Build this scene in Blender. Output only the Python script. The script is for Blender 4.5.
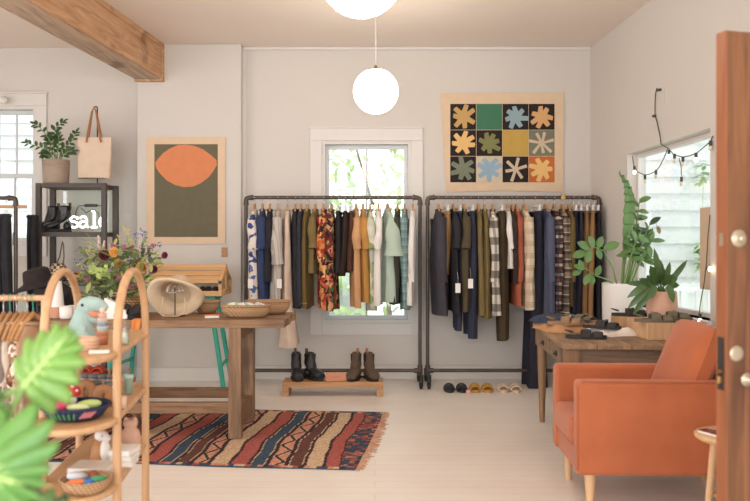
import bpy, math, random
from mathutils import Vector, Matrix, Euler

scene = bpy.context.scene
for o in list(bpy.data.objects):
    bpy.data.objects.remove(o)
R = math.radians
PI = math.pi

def lin(c):
    c = c / 255.0
    return c / 12.92 if c <= 0.04045 else ((c + 0.055) / 1.055) ** 2.4
def C(r, g, b):
    y = 0.3 * r + 0.59 * g + 0.11 * b
    k = 0.10 * min(1.0, (max(r, g, b) - min(r, g, b)) / 90.0)
    return (lin(r + (y - r) * k), lin(g + (y - g) * k), lin(b + (y - b) * k), 1.0)

# ------------------------------------------------------------------ camera
FPX, CX, CY, EYE = 800.0, 375.0, 245.0, 1.30
cam_d = bpy.data.cameras.new('camera')
cam = bpy.data.objects.new('camera', cam_d)
scene.collection.objects.link(cam)
cam.location = (0, 0, EYE)
cam.rotation_euler = (R(90), 0, 0)
cam_d.sensor_width = 36.0
cam_d.lens = FPX / 750.0 * 36.0
cam_d.shift_y = -5.5 / 750.0
cam_d.clip_start = 0.05
cam_d.dof.use_dof = True
cam_d.dof.focus_distance = 6.6
cam_d.dof.aperture_fstop = 2.5
scene.camera = cam

# ------------------------------------------------------------------ world, lights, exposure
scene.view_settings.view_transform = 'Standard'
scene.view_settings.look = 'None'
scene.view_settings.gamma = 1.0
scene.view_settings.use_curve_mapping = False
scene.view_settings.exposure = 0.36
world = bpy.data.worlds.new('sky')
scene.world = world
world.use_nodes = True
bg = world.node_tree.nodes['Background']
bg.inputs[0].default_value = (0.94, 0.97, 1.0, 1)
bg.inputs[1].default_value = 1.5

def area(name, loc, rot, sx, sy, power, col):
    d = bpy.data.lights.new(name, 'AREA')
    d.shape = 'RECTANGLE'; d.size = sx; d.size_y = sy
    d.energy = power; d.color = col
    o = bpy.data.objects.new(name, d)
    scene.collection.objects.link(o)
    o.location = loc; o.rotation_euler = rot
    return o
# daylight of the shop front and open door behind the camera
area('shopfront_daylight', (-0.6, -1.6, 1.5), (R(90), 0, 0), 5.0, 2.6, 97, (0.92, 0.96, 1.0))
# added fill lamp at the windowless left wall, brightens right wall and floor
area('left_fill_light', (-5.7, 2.2, 1.5), (0, R(-90), 0), 2.2, 4.0, 95, (0.97, 0.985, 1.0))
sun_d = bpy.data.lights.new('sun', 'SUN')
sun_d.energy = 1.1; sun_d.angle = R(8); sun_d.color = (1.0, 0.97, 0.92)
sun = bpy.data.objects.new('sun', sun_d); scene.collection.objects.link(sun)
sun.rotation_euler = (R(14), R(-20), 0)

# ------------------------------------------------------------------ helpers
def P(px, py, Y):
    return Vector(((px - CX) / FPX * Y, Y, EYE - (py - CY) / FPX * Y))
def X_(px, Y): return (px - CX) / FPX * Y
def Z_(py, Y): return EYE - (py - CY) / FPX * Y

class MB:
    def __init__(s):
        s.v = []; s.f = []; s.sm = []
    def add(s, vs, fs, smooth=True):
        b = len(s.v)
        s.v += [tuple(v) for v in vs]
        for f in fs:
            s.f.append([i + b for i in f]); s.sm.append(smooth)
        return s
    def box(s, c, d, rot=None):
        hx, hy, hz = d[0] / 2, d[1] / 2, d[2] / 2
        vs = [Vector((x, y, z)) for x in (-hx, hx) for y in (-hy, hy) for z in (-hz, hz)]
        if rot is not None:
            M = Euler(rot).to_matrix()
            vs = [M @ v for v in vs]
        vs = [v + Vector(c) for v in vs]
        return s.add(vs, [(0, 1, 3, 2), (4, 6, 7, 5), (0, 4, 5, 1), (2, 3, 7, 6), (0, 2, 6, 4), (1, 5, 7, 3)], False)
    def bb(s, a, b):
        return s.box([(a[i] + b[i]) / 2 for i in range(3)], [abs(b[i] - a[i]) for i in range(3)])
    def tube(s, pts, r, n=10, sx=1.0, caps=True, smooth=True, closed=False, up=None):
        pts = [Vector(p) for p in pts]
        m = len(pts)
        rs = r if isinstance(r, (list, tuple)) else [r] * m
        vs = []; fs = []
        ref = Vector(up) if up else None
        prev = None
        for i, p in enumerate(pts):
            if closed: t = pts[(i + 1) % m] - pts[i - 1]
            elif i == 0: t = pts[1] - pts[0]
            elif i == m - 1: t = pts[-1] - pts[-2]
            else: t = pts[i + 1] - pts[i - 1]
            t.normalize()
            if prev is None:
                a = ref if ref else (Vector((0, 0, 1)) if abs(t.z) < 0.9 else Vector((1, 0, 0)))
                u = (a - t * a.dot(t)).normalized()
            else:
                u = (prev - t * prev.dot(t)).normalized()
            prev = u
            w = t.cross(u)
            for k in range(n):
                an = 2 * PI * k / n
                vs.append(p + u * (math.cos(an) * rs[i]) + w * (math.sin(an) * rs[i] * sx))
        rng = m if closed else m - 1
        for i in range(rng):
            j = (i + 1) % m
            for k in range(n):
                l = (k + 1) % n
                fs.append((i * n + k, i * n + l, j * n + l, j * n + k))
        s.add(vs, fs, smooth)
        if caps and not closed:
            s.add(vs[:n], [tuple(reversed(range(n)))], False)
            s.add(vs[-n:], [tuple(range(n))], False)
        return s
    def cyl(s, a, b, r0, r1=None, n=14):
        return s.tube([a, b], [r0, r0 if r1 is None else r1], n)
    def lathe(s, prof, n=24, c=(0, 0, 0), sx=1.0, sy=1.0, smooth=True):
        vs = []; fs = []
        for (r, z) in prof:
            for k in range(n):
                a = 2 * PI * k / n
                vs.append((c[0] + r * sx * math.cos(a), c[1] + r * sy * math.sin(a), c[2] + z))
        m = len(prof)
        for i in range(m - 1):
            for k in range(n):
                l = (k + 1) % n
                fs.append((i * n + k, i * n + l, (i + 1) * n + l, (i + 1) * n + k))
        s.add(vs, fs, smooth)
        if prof[0][0] > 1e-5: s.add(vs[:n], [tuple(reversed(range(n)))], False)
        if prof[-1][0] > 1e-5: s.add(vs[-n:], [tuple(range(n))], False)
        return s
    def ell(s, c, d, n=16, m=10, rot=None):
        b = len(s.v)
        s.lathe([(max(1e-6, math.sin(PI * i / m)), -math.cos(PI * i / m)) for i in range(m + 1)], n)
        M = Euler(rot).to_matrix() if rot else Matrix.Identity(3)
        for i in range(b, len(s.v)):
            v = Vector(s.v[i]); v = M @ Vector((v.x * d[0], v.y * d[1], v.z * d[2])) + Vector(c)
            s.v[i] = tuple(v)
        return s
    def prism(s, poly, a0, a1, axis='y', smooth=False):
        def mk(p, a):
            if axis == 'y': return (p[0], a, p[1])
            if axis == 'x': return (a, p[0], p[1])
            return (p[0], p[1], a)
        n = len(poly)
        vs = [mk(p, a0) for p in poly] + [mk(p, a1) for p in poly]
        fs = [tuple(range(n)), tuple(reversed(range(n, 2 * n)))]
        s.add(vs, fs, False)
        s.add(vs, [(i, n + i, n + (i + 1) % n, (i + 1) % n) for i in range(n)], smooth)
        return s
    def grid(s, fn, nu, nv, smooth=True):
        vs = [fn(i / nu, j / nv) for j in range(nv + 1) for i in range(nu + 1)]
        fs = [(j * (nu + 1) + i, j * (nu + 1) + i + 1, (j + 1) * (nu + 1) + i + 1, (j + 1) * (nu + 1) + i) for j in range(nv) for i in range(nu)]
        return s.add(vs, fs, smooth)
    def leaf(s, base, d, up, L, W, bend=0.25, fold=0.15):
        base = Vector(base); d = Vector(d).normalized(); up = Vector(up)
        side = d.cross(up)
        if side.length < 1e-4: side = Vector((1, 0, 0))
        side.normalize(); nrm = side.cross(d).normalized()
        vs = []; fs = []
        K = 5
        for i in range(K + 1):
            t = i / K
            w = W * 0.5 * math.sin(PI * min(1, t * 0.9 + 0.06)) ** 0.8
            if i == K: w = 0.0005
            c = base + d * (L * t) - nrm * (bend * L * t * t)
            for q in (-1, 0, 1):
                vs.append(c + side * (w * q) + nrm * (fold * w * abs(q)))
        for i in range(K):
            for q in range(2):
                a = i * 3 + q
                fs.append((a, a + 1, a + 4, a + 3))
        return s.add(vs, fs, True)
    def xf(s, M, start=0):
        for i in range(start, len(s.v)):
            s.v[i] = tuple(M @ Vector(s.v[i]))
        return s
    def build(s, name, mat, parent=None, loc=None, rot=None, bevel=0, seg=2, solid=0, sub=0):
        me = bpy.data.meshes.new(name)
        me.from_pydata(s.v, [], s.f)
        me.polygons.foreach_set('use_smooth', s.sm)
        me.validate(); me.update()
        if mat is not None: me.materials.append(mat)
        o = bpy.data.objects.new(name, me)
        scene.collection.objects.link(o)
        if parent is not None: o.parent = parent
        if loc is not None: o.location = loc
        if rot is not None: o.rotation_euler = rot
        if solid:
            md = o.modifiers.new('solid', 'SOLIDIFY'); md.thickness = solid; md.offset = 0
        if bevel:
            md = o.modifiers.new('bevel', 'BEVEL'); md.width = bevel; md.segments = seg
            md.limit_method = 'ANGLE'; md.angle_limit = R(40)
        if sub:
            md = o.modifiers.new('sub', 'SUBSURF'); md.levels = sub; md.render_levels = sub
        return o

def tag(o, label, cat, group=None, kind=None):
    o['label'] = label; o['category'] = cat
    if group: o['group'] = group
    if kind: o['kind'] = kind
    return o
def thing(name, label, cat, loc=(0, 0, 0), rz=0.0, group=None):
    o = bpy.data.objects.new(name, None)
    o.empty_display_size = 0.05
    scene.collection.objects.link(o)
    o.location = loc; o.rotation_euler = (0, 0, rz)
    return tag(o, label, cat, group)
def structure(o):
    o['kind'] = 'structure'; return o
def dup(o, loc=None, rot=None, label=None, parent=None):
    c = o.copy(); scene.collection.objects.link(c)
    if parent is not None: c.parent = parent
    if loc is not None: c.location = loc
    if rot is not None: c.rotation_euler = rot
    if label: c['label'] = label
    for ch in o.children:
        dup(ch, parent=c)
    return c

# ------------------------------------------------------------------ materials
def newmat(name):
    m = bpy.data.materials.new(name); m.use_nodes = True
    return m, m.node_tree.nodes, m.node_tree.links, m.node_tree.nodes['Principled BSDF']
def mat(name, col, rough=0.6, var=0.08, scale=12.0, bump=0.0, bscale=60.0, metal=0.0, stretch=(1, 1, 1), sheen=0.0, spec=0.5, trans=0.0, sss=0.0):
    m, N, L, b = newmat(name)
    tc = N.new('ShaderNodeTexCoord'); mp = N.new('ShaderNodeMapping')
    mp.inputs['Scale'].default_value = stretch
    L.new(tc.outputs['Object'], mp.inputs[0])
    nz = N.new('ShaderNodeTexNoise'); nz.inputs['Scale'].default_value = scale; nz.inputs['Detail'].default_value = 4
    L.new(mp.outputs[0], nz.inputs['Vector'])
    rp = N.new('ShaderNodeValToRGB')
    rp.color_ramp.elements[0].position = 0.25; rp.color_ramp.elements[1].position = 0.75
    rp.color_ramp.elements[0].color = tuple(min(1, c * (1 - var)) for c in col[:3]) + (1,)
    rp.color_ramp.elements[1].color = tuple(min(1, c * (1 + var)) for c in col[:3]) + (1,)
    L.new(nz.outputs['Fac'], rp.inputs[0]); L.new(rp.outputs[0], b.inputs['Base Color'])
    b.inputs['Roughness'].default_value = rough; b.inputs['Metallic'].default_value = metal
    b.inputs['Specular IOR Level'].default_value = spec
    if sheen: b.inputs['Sheen Weight'].default_value = sheen
    if trans: b.inputs['Transmission Weight'].default_value = trans
    if sss:
        b.inputs['Subsurface Weight'].default_value = sss; b.inputs['Subsurface Radius'].default_value = (0.01, 0.01, 0.01)
    if bump:
        n2 = N.new('ShaderNodeTexNoise'); n2.inputs['Scale'].default_value = bscale; n2.inputs['Detail'].default_value = 3
        L.new(mp.outputs[0], n2.inputs['Vector'])
        bp = N.new('ShaderNodeBump'); bp.inputs['Strength'].default_value = bump; bp.inputs['Distance'].default_value = 0.01
        L.new(n2.outputs['Fac'], bp.inputs['Height']); L.new(bp.outputs[0], b.inputs['Normal'])
    return m
def wood(name, dark, light, axis='x', scale=6.0, rough=0.55, bump=0.15, knots=False):
    m, N, L, b = newmat(name)
    tc = N.new('ShaderNodeTexCoord'); mp = N.new('ShaderNodeMapping')
    st = {'x': (0.5, 7, 7), 'y': (7, 0.5, 7), 'z': (7, 7, 0.5)}[axis]
    mp.inputs['Scale'].default_value = st
    L.new(tc.outputs['Object'], mp.inputs[0])
    nz = N.new('ShaderNodeTexNoise'); nz.inputs['Scale'].default_value = scale; nz.inputs['Detail'].default_value = 6
    nz.inputs['Distortion'].default_value = 1.2
    L.new(mp.outputs[0], nz.inputs['Vector'])
    rp = N.new('ShaderNodeValToRGB')
    e = rp.color_ramp.elements
    e[0].position = 0.3; e[1].position = 0.7
    e[0].color = dark; e[1].color = light
    L.new(nz.outputs['Fac'], rp.inputs[0])
    out = rp.outputs[0]
    if knots:
        vo = N.new('ShaderNodeTexNoise'); vo.inputs['Scale'].default_value = 3.0; vo.inputs['Detail'].default_value = 2
        L.new(tc.outputs['Object'], vo.inputs['Vector'])
        r2 = N.new('ShaderNodeValToRGB'); r2.color_ramp.elements[0].position = 0.3; r2.color_ramp.elements[1].position = 0.42
        r2.color_ramp.elements[0].color = (0.45, 0.4, 0.35, 1); r2.color_ramp.elements[1].color = (1, 1, 1, 1)
        L.new(vo.outputs['Fac'], r2.inputs[0])
        mx = N.new('ShaderNodeMixRGB'); mx.blend_type = 'MULTIPLY'; mx.inputs[0].default_value = 0.8
        L.new(out, mx.inputs[1]); L.new(r2.outputs[0], mx.inputs[2]); out = mx.outputs[0]
    L.new(out, b.inputs['Base Color'])
    b.inputs['Roughness'].default_value = rough
    bp = N.new('ShaderNodeBump'); bp.inputs['Strength'].default_value = bump; bp.inputs['Distance'].default_value = 0.01
    L.new(nz.outputs['Fac'], bp.inputs['Height']); L.new(bp.outputs[0], b.inputs['Normal'])
    return m
def emit(name, col, strength):
    m, N, L, b = newmat(name)
    b.inputs['Base Color'].default_value = col
    b.inputs['Emission Color'].default_value = col
    b.inputs['Emission Strength'].default_value = strength
    return m
def glass(name, tint=(0.97, 0.99, 0.98, 1), refl=0.03):
    m = bpy.data.materials.new(name); m.use_nodes = True
    N = m.node_tree.nodes; L = m.node_tree.links
    N.remove(N['Principled BSDF'])
    t = N.new('ShaderNodeBsdfTransparent'); t.inputs[0].default_value = tint
    g = N.new('ShaderNodeBsdfGlossy'); g.inputs['Roughness'].default_value = 0.02
    lw = N.new('ShaderNodeLayerWeight'); lw.inputs[0].default_value = 0.25
    ma = N.new('ShaderNodeMath'); ma.operation = 'MULTIPLY_ADD'; ma.inputs[1].default_value = 0.3; ma.inputs[2].default_value = refl
    L.new(lw.outputs['Fresnel'], ma.inputs[0])
    mx = N.new('ShaderNodeMixShader')
    L.new(ma.outputs[0], mx.inputs[0]); L.new(t.outputs[0], mx.inputs[1]); L.new(g.outputs[0], mx.inputs[2])
    L.new(mx.outputs[0], N['Material Output'].inputs[0])
    return m
def fabric(name, col, var=0.12):
    return mat(name, col, rough=0.9, var=var, scale=9, bump=0.25, bscale=40, spec=0.15)
def stripes(name, base, bands, axis='z', noise=0.0):
    """bands: list of (axis, period, duty, colour, factor, offset) mixed over the base"""
    m, N, L, b = newmat(name)
    tc = N.new('ShaderNodeTexCoord'); sp = N.new('ShaderNodeSeparateXYZ')
    src = tc.outputs['Object']
    L.new(src, sp.inputs[0])
    cur = None
    for (ax, per, duty, col, fac, off) in bands:
        if ax == 'w':
            ad = N.new('ShaderNodeMath'); ad.operation = 'ADD'
            L.new(sp.outputs[0], ad.inputs[0]); L.new(sp.outputs[1], ad.inputs[1]); val = ad.outputs[0]
        else:
            val = sp.outputs['xyz'.index(ax)]
        a = N.new('ShaderNodeMath'); a.operation = 'MULTIPLY_ADD'; a.inputs[1].default_value = 1.0 / per; a.inputs[2].default_value = off + 50
        L.new(val, a.inputs[0])
        fr = N.new('ShaderNodeMath'); fr.operation = 'FRACT'; L.new(a.outputs[0], fr.inputs[0])
        lt = N.new('ShaderNodeMath'); lt.operation = 'LESS_THAN'; lt.inputs[1].default_value = duty; L.new(fr.outputs[0], lt.inputs[0])
        mu = N.new('ShaderNodeMath'); mu.operation = 'MULTIPLY'; mu.inputs[1].default_value = fac; L.new(lt.outputs[0], mu.inputs[0])
        mx = N.new('ShaderNodeMixRGB')
        L.new(mu.outputs[0], mx.inputs[0])
        if cur is None: mx.inputs[1].default_value = base
        else: L.new(cur, mx.inputs[1])
        mx.inputs[2].default_value = col
        cur = mx.outputs[0]
    L.new(cur, b.inputs['Base Color'])
    b.inputs['Roughness'].default_value = 0.9; b.inputs['Specular IOR Level'].default_value = 0.15
    return m
def floral(name, cols, scale=14.0, seed=0.0, stretch=(1, 1, 1)):
    m, N, L, b = newmat(name)
    tc = N.new('ShaderNodeTexCoord'); mp = N.new('ShaderNodeMapping'); mp.inputs['Location'].default_value = (seed, seed * 2, 0)
    mp.inputs['Scale'].default_value = stretch
    L.new(tc.outputs['Object'], mp.inputs[0])
    nz = N.new('ShaderNodeTexNoise'); nz.inputs['Scale'].default_value = 12
    L.new(mp.outputs[0], nz.inputs['Vector'])
    mx0 = N.new('ShaderNodeMixRGB'); mx0.inputs[0].default_value = 0.12
    L.new(mp.outputs[0], mx0.inputs[1]); L.new(nz.outputs['Color'], mx0.inputs[2])
    vo = N.new('ShaderNodeTexVoronoi'); vo.inputs['Scale'].default_value = scale
    L.new(mx0.outputs[0], vo.inputs['Vector'])
    sp = N.new('ShaderNodeSeparateColor'); L.new(vo.outputs['Color'], sp.inputs[0])
    rp = N.new('ShaderNodeValToRGB'); rp.color_ramp.interpolation = 'CONSTANT'
    e = rp.color_ramp.elements
    e[0].color = cols[0]; e[0].position = 0; e[1].color = cols[1]; e[1].position = 1.0 / len(cols)
    for i in range(2, len(cols)):
        q = e.new(i / len(cols)); q.color = cols[i]
    L.new(sp.outputs[0], rp.inputs[0]); L.new(rp.outputs[0], b.inputs['Base Color'])
    b.inputs['Roughness'].default_value = 0.9; b.inputs['Specular IOR Level'].default_value = 0.15
    return m
def woven(name, col, dark, scale=90.0):
    m, N, L, b = newmat(name)
    tc = N.new('ShaderNodeTexCoord')
    w1 = N.new('ShaderNodeTexWave'); w1.bands_direction = 'Z'; w1.inputs['Scale'].default_value = scale / 3.5; w1.inputs['Distortion'].default_value = 0.6
    w2 = N.new('ShaderNodeTexWave'); w2.bands_direction = 'DIAGONAL'; w2.inputs['Scale'].default_value = scale / 3; w2.inputs['Distortion'].default_value = 0.8
    L.new(tc.outputs['Object'], w1.inputs[0]); L.new(tc.outputs['Object'], w2.inputs[0])
    mu = N.new('ShaderNodeMath'); mu.operation = 'MULTIPLY'; L.new(w1.outputs['Fac'], mu.inputs[0]); L.new(w2.outputs['Fac'], mu.inputs[1])
    mx = N.new('ShaderNodeMixRGB'); mx.inputs[1].default_value = dark; mx.inputs[2].default_value = col
    sq = N.new('ShaderNodeMath'); sq.operation = 'POWER'; sq.inputs[1].default_value = 0.5; L.new(mu.outputs[0], sq.inputs[0])
    L.new(sq.outputs[0], mx.inputs[0]); L.new(mx.outputs[0], b.inputs['Base Color'])
    b.inputs['Roughness'].default_value = 0.8
    bp = N.new('ShaderNodeBump'); bp.inputs['Strength'].default_value = 0.5; bp.inputs['Distance'].default_value = 0.005
    L.new(mu.outputs[0], bp.inputs['Height']); L.new(bp.outputs[0], b.inputs['Normal'])
    return m

M_wall = mat('wall_paint', C(214, 207, 199), rough=0.7, var=0.012, scale=2, bump=0.02, bscale=25)
M_ceil = mat('ceiling_paint', C(240, 226, 214), rough=0.8, var=0.012, scale=2)
M_trimw = mat('trim_paint', C(222, 217, 211), rough=0.45, var=0.01)
M_sash = mat('sash_paint', C(214, 217, 220), rough=0.45, var=0.01)
M_glass = glass('window_glass')
M_cglass = glass('case_glass', (0.93, 0.95, 0.94, 1), 0.10)
M_pipe = mat('pipe_iron', C(92, 82, 76), rough=0.5, var=0.15, metal=0.6)
M_blackm = mat('black_metal', C(44, 40, 38), rough=0.5, var=0.1)
M_shelfm = mat('dark_steel_shelf', C(74, 66, 60), rough=0.55, var=0.08)
M_chrome = mat('steel', C(200, 200, 202), rough=0.25, var=0.05, metal=1.0)
M_brass = mat('brass', C(190, 150, 90), rough=0.3, var=0.05, metal=1.0)
M_hang = mat('hanger_wood', C(190, 138, 86), rough=0.5, var=0.15, stretch=(4, 1, 4))
M_hangc = mat('hanger_clear', C(226, 224, 220), rough=0.3, var=0.03)
M_beam = wood('beam_wood', C(186, 132, 88), C(222, 174, 130), 'y', 3.0, 0.6, 0.2, True)
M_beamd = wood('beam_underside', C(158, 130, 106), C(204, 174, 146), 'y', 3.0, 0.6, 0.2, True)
M_table = wood('rustic_table_wood', C(104, 74, 50), C(168, 126, 88), 'x', 4.0, 0.6, 0.25, True)
M_tableleg = wood('rustic_leg_wood', C(102, 76, 54), C(160, 122, 88), 'z', 4.0, 0.6, 0.25, True)
M_rt = wood('worn_table_wood', C(124, 96, 70), C(176, 138, 100), 'y', 4.0, 0.6, 0.2, True)
M_rtx = wood('worn_apron_wood', C(108, 88, 70), C(150, 122, 96), 'x', 5.0, 0.65, 0.25, True)
M_rtl = wood('worn_leg_wood', C(120, 90, 62), C(160, 122, 86), 'z', 4.0, 0.6, 0.2)
M_pine = wood('pale_pine', C(206, 158, 108), C(228, 184, 136), 'x', 3.0, 0.5, 0.08)
M_case = wood('case_wood', C(212, 158, 100), C(232, 182, 124), 'x', 3.0, 0.5, 0.08)
M_ply = wood('block_ply', C(196, 148, 104), C(218, 174, 130), 'z', 4.0, 0.6, 0.1)
M_arch = wood('arch_rattan', C(196, 148, 102), C(218, 172, 126), 'z', 2.0, 0.45, 0.05)
M_archs = wood('arch_shelf_wood', C(190, 140, 92), C(212, 166, 118), 'y', 3.0, 0.5, 0.08)
M_bench = wood('bench_wood', C(176, 122, 74), C(206, 154, 104), 'x', 4.0, 0.55, 0.1)
M_door = wood('door_wood', C(92, 54, 32), C(142, 90, 52), 'z', 3.0, 0.4, 0.12)
M_dooredge = wood('door_edge_wood', C(132, 72, 40), C(158, 92, 54), 'z', 4.0, 0.4, 0.06)
M_beech = wood('beech', C(214, 168, 118), C(230, 188, 140), 'z', 3.0, 0.45, 0.05)
M_orange = mat('rust_velvet', C(190, 102, 62), rough=0.9, var=0.12, scale=5, bump=0.12, bscale=150, sheen=0.2, spec=0.2)
M_orangep = mat('rust_piping', C(178, 94, 56), rough=0.9, var=0.06, spec=0.2)
M_teal = mat('teal_paint', C(46, 172, 146), rough=0.5, var=0.04)
M_wick = woven('wicker', C(204, 166, 122), C(150, 108, 70))
M_wickd = woven('wicker_vase', C(196, 152, 96), C(130, 92, 52), 60)
M_cream = mat('cream_cloth', C(226, 198, 166), rough=0.9, var=0.04, bump=0.1, bscale=200, spec=0.1)
M_straw = mat('hat_felt', C(214, 188, 156), rough=0.9, var=0.06, bump=0.2, bscale=120, spec=0.1)
M_olive = mat('olive_cloth', C(112, 106, 86), rough=0.9, var=0.05, bump=0.1, bscale=200, spec=0.1)
M_coral = mat('coral_cloth', C(226, 138, 92), rough=0.9, var=0.04, spec=0.1)
M_blackleather = mat('black_leather', C(34, 34, 36), rough=0.35, var=0.1, bump=0.05)
M_brownleather = mat('brown_suede', C(92, 72, 56), rough=0.8, var=0.15, bump=0.1)
M_sole = mat('rubber_sole', C(36, 33, 32), rough=0.7, var=0.05)
M_tan = mat('tan_leather', C(166, 104, 60), rough=0.5, var=0.06)
M_canvas = mat('canvas', C(222, 198, 174), rough=0.9, var=0.05, bump=0.15, bscale=120, spec=0.1)
M_white = mat('white_ceramic', C(236, 230, 224), rough=0.4, var=0.02)
M_paper = mat('white_paper', C(238, 234, 228), rough=0.8, var=0.02)
M_terrap = mat('pale_terracotta', C(222, 174, 148), rough=0.85, var=0.08, bump=0.1)
M_terra = mat('terracotta', C(206, 146, 118), rough=0.85, var=0.10, bump=0.1)
M_stonepot = mat('stone_pot', C(176, 156, 138), rough=0.85, var=0.08, bump=0.2, bscale=40, stretch=(1, 1, 6))
M_soil = mat('soil', C(70, 54, 42), rough=0.95, var=0.2, scale=60, bump=0.6)
M_leafd = mat('leaf_dark', C(62, 88, 54), rough=0.4, var=0.25, scale=6)
M_leafm = mat('leaf_mid', C(96, 132, 70), rough=0.4, var=0.22, scale=6)
M_leafl = mat('leaf_light', C(112, 156, 66), rough=0.35, var=0.14, scale=8)
M_stem = mat('stem_green', C(120, 150, 78), rough=0.5, var=0.1)
M_cork = mat('terracotta_card', C(222, 152, 116), rough=0.8, var=0.04)
M_acrylic = glass('acrylic', (0.93, 0.98, 0.96, 1), 0.06)
M_neon = emit('neon_tube', (1.0, 0.98, 0.97, 1), 3.2)
M_globe = emit('globe_glow', (1.0, 0.89, 0.77, 1), 11.0)
M_bulb = emit('bulb_glow', (1.0, 0.78, 0.5, 1), 6.0)
M_wirec = mat('green_cord', C(58, 66, 58), rough=0.6, var=0.05)
M_cordw = mat('white_cord', C(226, 220, 212), rough=0.6, var=0.02)

# ================================================================== STRUCTURE
CEIL = 3.22; YB = 7.76; XR = 2.09; WA = R(2.64)
# floor: pale painted boards
def floor_mat():
    m, N, L, b = newmat('painted_boards')
    tc = N.new('ShaderNodeTexCoord'); br = N.new('ShaderNodeTexBrick')
    br.inputs['Color1'].default_value = C(244, 233, 223); br.inputs['Color2'].default_value = C(247, 237, 227)
    br.inputs['Mortar'].default_value = C(232, 219, 207)
    br.inputs['Scale'].default_value = 1.0; br.inputs['Mortar Size'].default_value = 0.003
    br.inputs['Brick Width'].default_value = 3.0; br.inputs['Row Height'].default_value = 0.11
    L.new(tc.outputs['Object'], br.inputs['Vector'])
    nz = N.new('ShaderNodeTexNoise'); nz.inputs['Scale'].default_value = 2.5; nz.inputs['Detail'].default_value = 5
    L.new(tc.outputs['Object'], nz.inputs['Vector'])
    rp = N.new('ShaderNodeValToRGB'); rp.color_ramp.elements[0].color = (0.95, 0.94, 0.93, 1); rp.color_ramp.elements[1].color = (1, 1, 1, 1)
    rp.color_ramp.elements[0].position = 0.3; rp.color_ramp.elements[1].position = 0.65
    L.new(nz.outputs['Fac'], rp.inputs[0])
    mx = N.new('ShaderNodeMixRGB'); mx.blend_type = 'MULTIPLY'; mx.inputs[0].default_value = 1.0
    L.new(br.outputs['Color'], mx.inputs[1]); L.new(rp.outputs[0], mx.inputs[2])
    L.new(mx.outputs[0], b.inputs['Base Color'])
    b.inputs['Roughness'].default_value = 0.38
    return m
structure(MB().bb((-6.0, -2.5, -0.12), (2.9, 8.0, 0)).build('floor', floor_mat()))
structure(MB().bb((-6.0, -2.5, CEIL), (2.9, 8.0, CEIL + 0.12)).build('ceiling', M_ceil))

def wall_holes(u0, u1, z0, z1, holes, t0, t1, mapper):
    """wall slab in (u,z) with rectangular holes"""
    m = MB()
    us = sorted({u0, u1} | {h[0] for h in holes} | {h[1] for h in holes})
    zs = sorted({z0, z1} | {h[2] for h in holes} | {h[3] for h in holes})
    for a, b in zip(us, us[1:]):
        for c, d in zip(zs, zs[1:]):
            cu, cz = (a + b) / 2, (c + d) / 2
            if any(h[0] < cu < h[1] and h[2] < cz < h[3] for h in holes): continue
            m.bb(mapper(a, t0, c), mapper(b, t1, d))
    return m
mapY = lambda u, t, z: (u, t, z)
# back wall with window hole
BX0, BX1 = X_(322, YB), X_(411, YB)
BZ0, BZ1 = Z_(323, YB), Z_(141, YB)
structure(wall_holes(-1.32, XR + 0.15, 0, CEIL, [(BX0, BX1, BZ0, BZ1)], YB, YB + 0.16, mapY).build('wall_back', M_wall))
# left section of the back wall with window hole
YL = 7.80
LX0, LX1 = X_(-12, YL), X_(36, YL)
LZ0, LZ1 = Z_(245, YL), Z_(106, YL)
structure(wall_holes(-6.0, -2.2, 0, CEIL, [(LX0, LX1, LZ0, LZ1)], YL, YL + 0.16, mapY).build('wall_back_left', M_wall))
# pier carrying the beam
YP = 7.64
PX0, PX1 = X_(137, YP), X_(241, YP)
structure(MB().bb((PX0, YP, 0), (PX1, 7.95, CEIL)).build('wall_pier', M_wall, bevel=0.006))
structure(MB().bb((-6.1, -2.5, 0), (-6.0, 8.0, CEIL)).build('wall_left', M_wall))
# right wall, slightly out of square, with shop window hole
UH0, UH1, ZH0, ZH1 = 0.99, 2.50, 0.80, 2.07
wr = wall_holes(-10.3, 0.1, 0, CEIL, [(-UH1, -UH0, ZH0, ZH1)], 0.0, 0.16, lambda u, t, z: (t, u, z)).build('wall_right', M_wall, loc=(XR, YB, 0), rot=(0, 0, WA))
structure(wr)
MR = Matrix.Translation((XR, YB, 0)) @ Matrix.Rotation(WA, 4, 'Z')
def RW(u, out, z): return MR @ Vector((out, -u, z))
# baseboards
structure(MB().bb((PX1, YB - 0.018, 0), (XR, YB, 0.13)).build('baseboard_back', M_trimw, bevel=0.004))
structure(MB().bb((PX0, YP - 0.018, 0), (PX1, YP, 0.13)).build('baseboard_pier', M_trimw, bevel=0.004))
structure(MB().bb((-6.0, YL - 0.018, 0), (PX0, YL, 0.13)).build('baseboard_left', M_trimw, bevel=0.004))
bbR = structure(MB().bb((-0.018, -10, 0), (0, -0.02, 0.13)).build('baseboard_right', M_trimw, loc=(XR, YB, 0), rot=(0, 0, WA), bevel=0.004))
# ceiling moulding
structure(MB().bb((PX1, YB - 0.025, CEIL - 0.03), (XR, YB, CEIL)).build('trim_1', M_trimw, bevel=0.008))
structure(MB().bb((PX1, YB - 0.02, 0.13), (PX1 + 0.03, YB, CEIL - 0.03)).build('trim_2', M_trimw))

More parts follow.
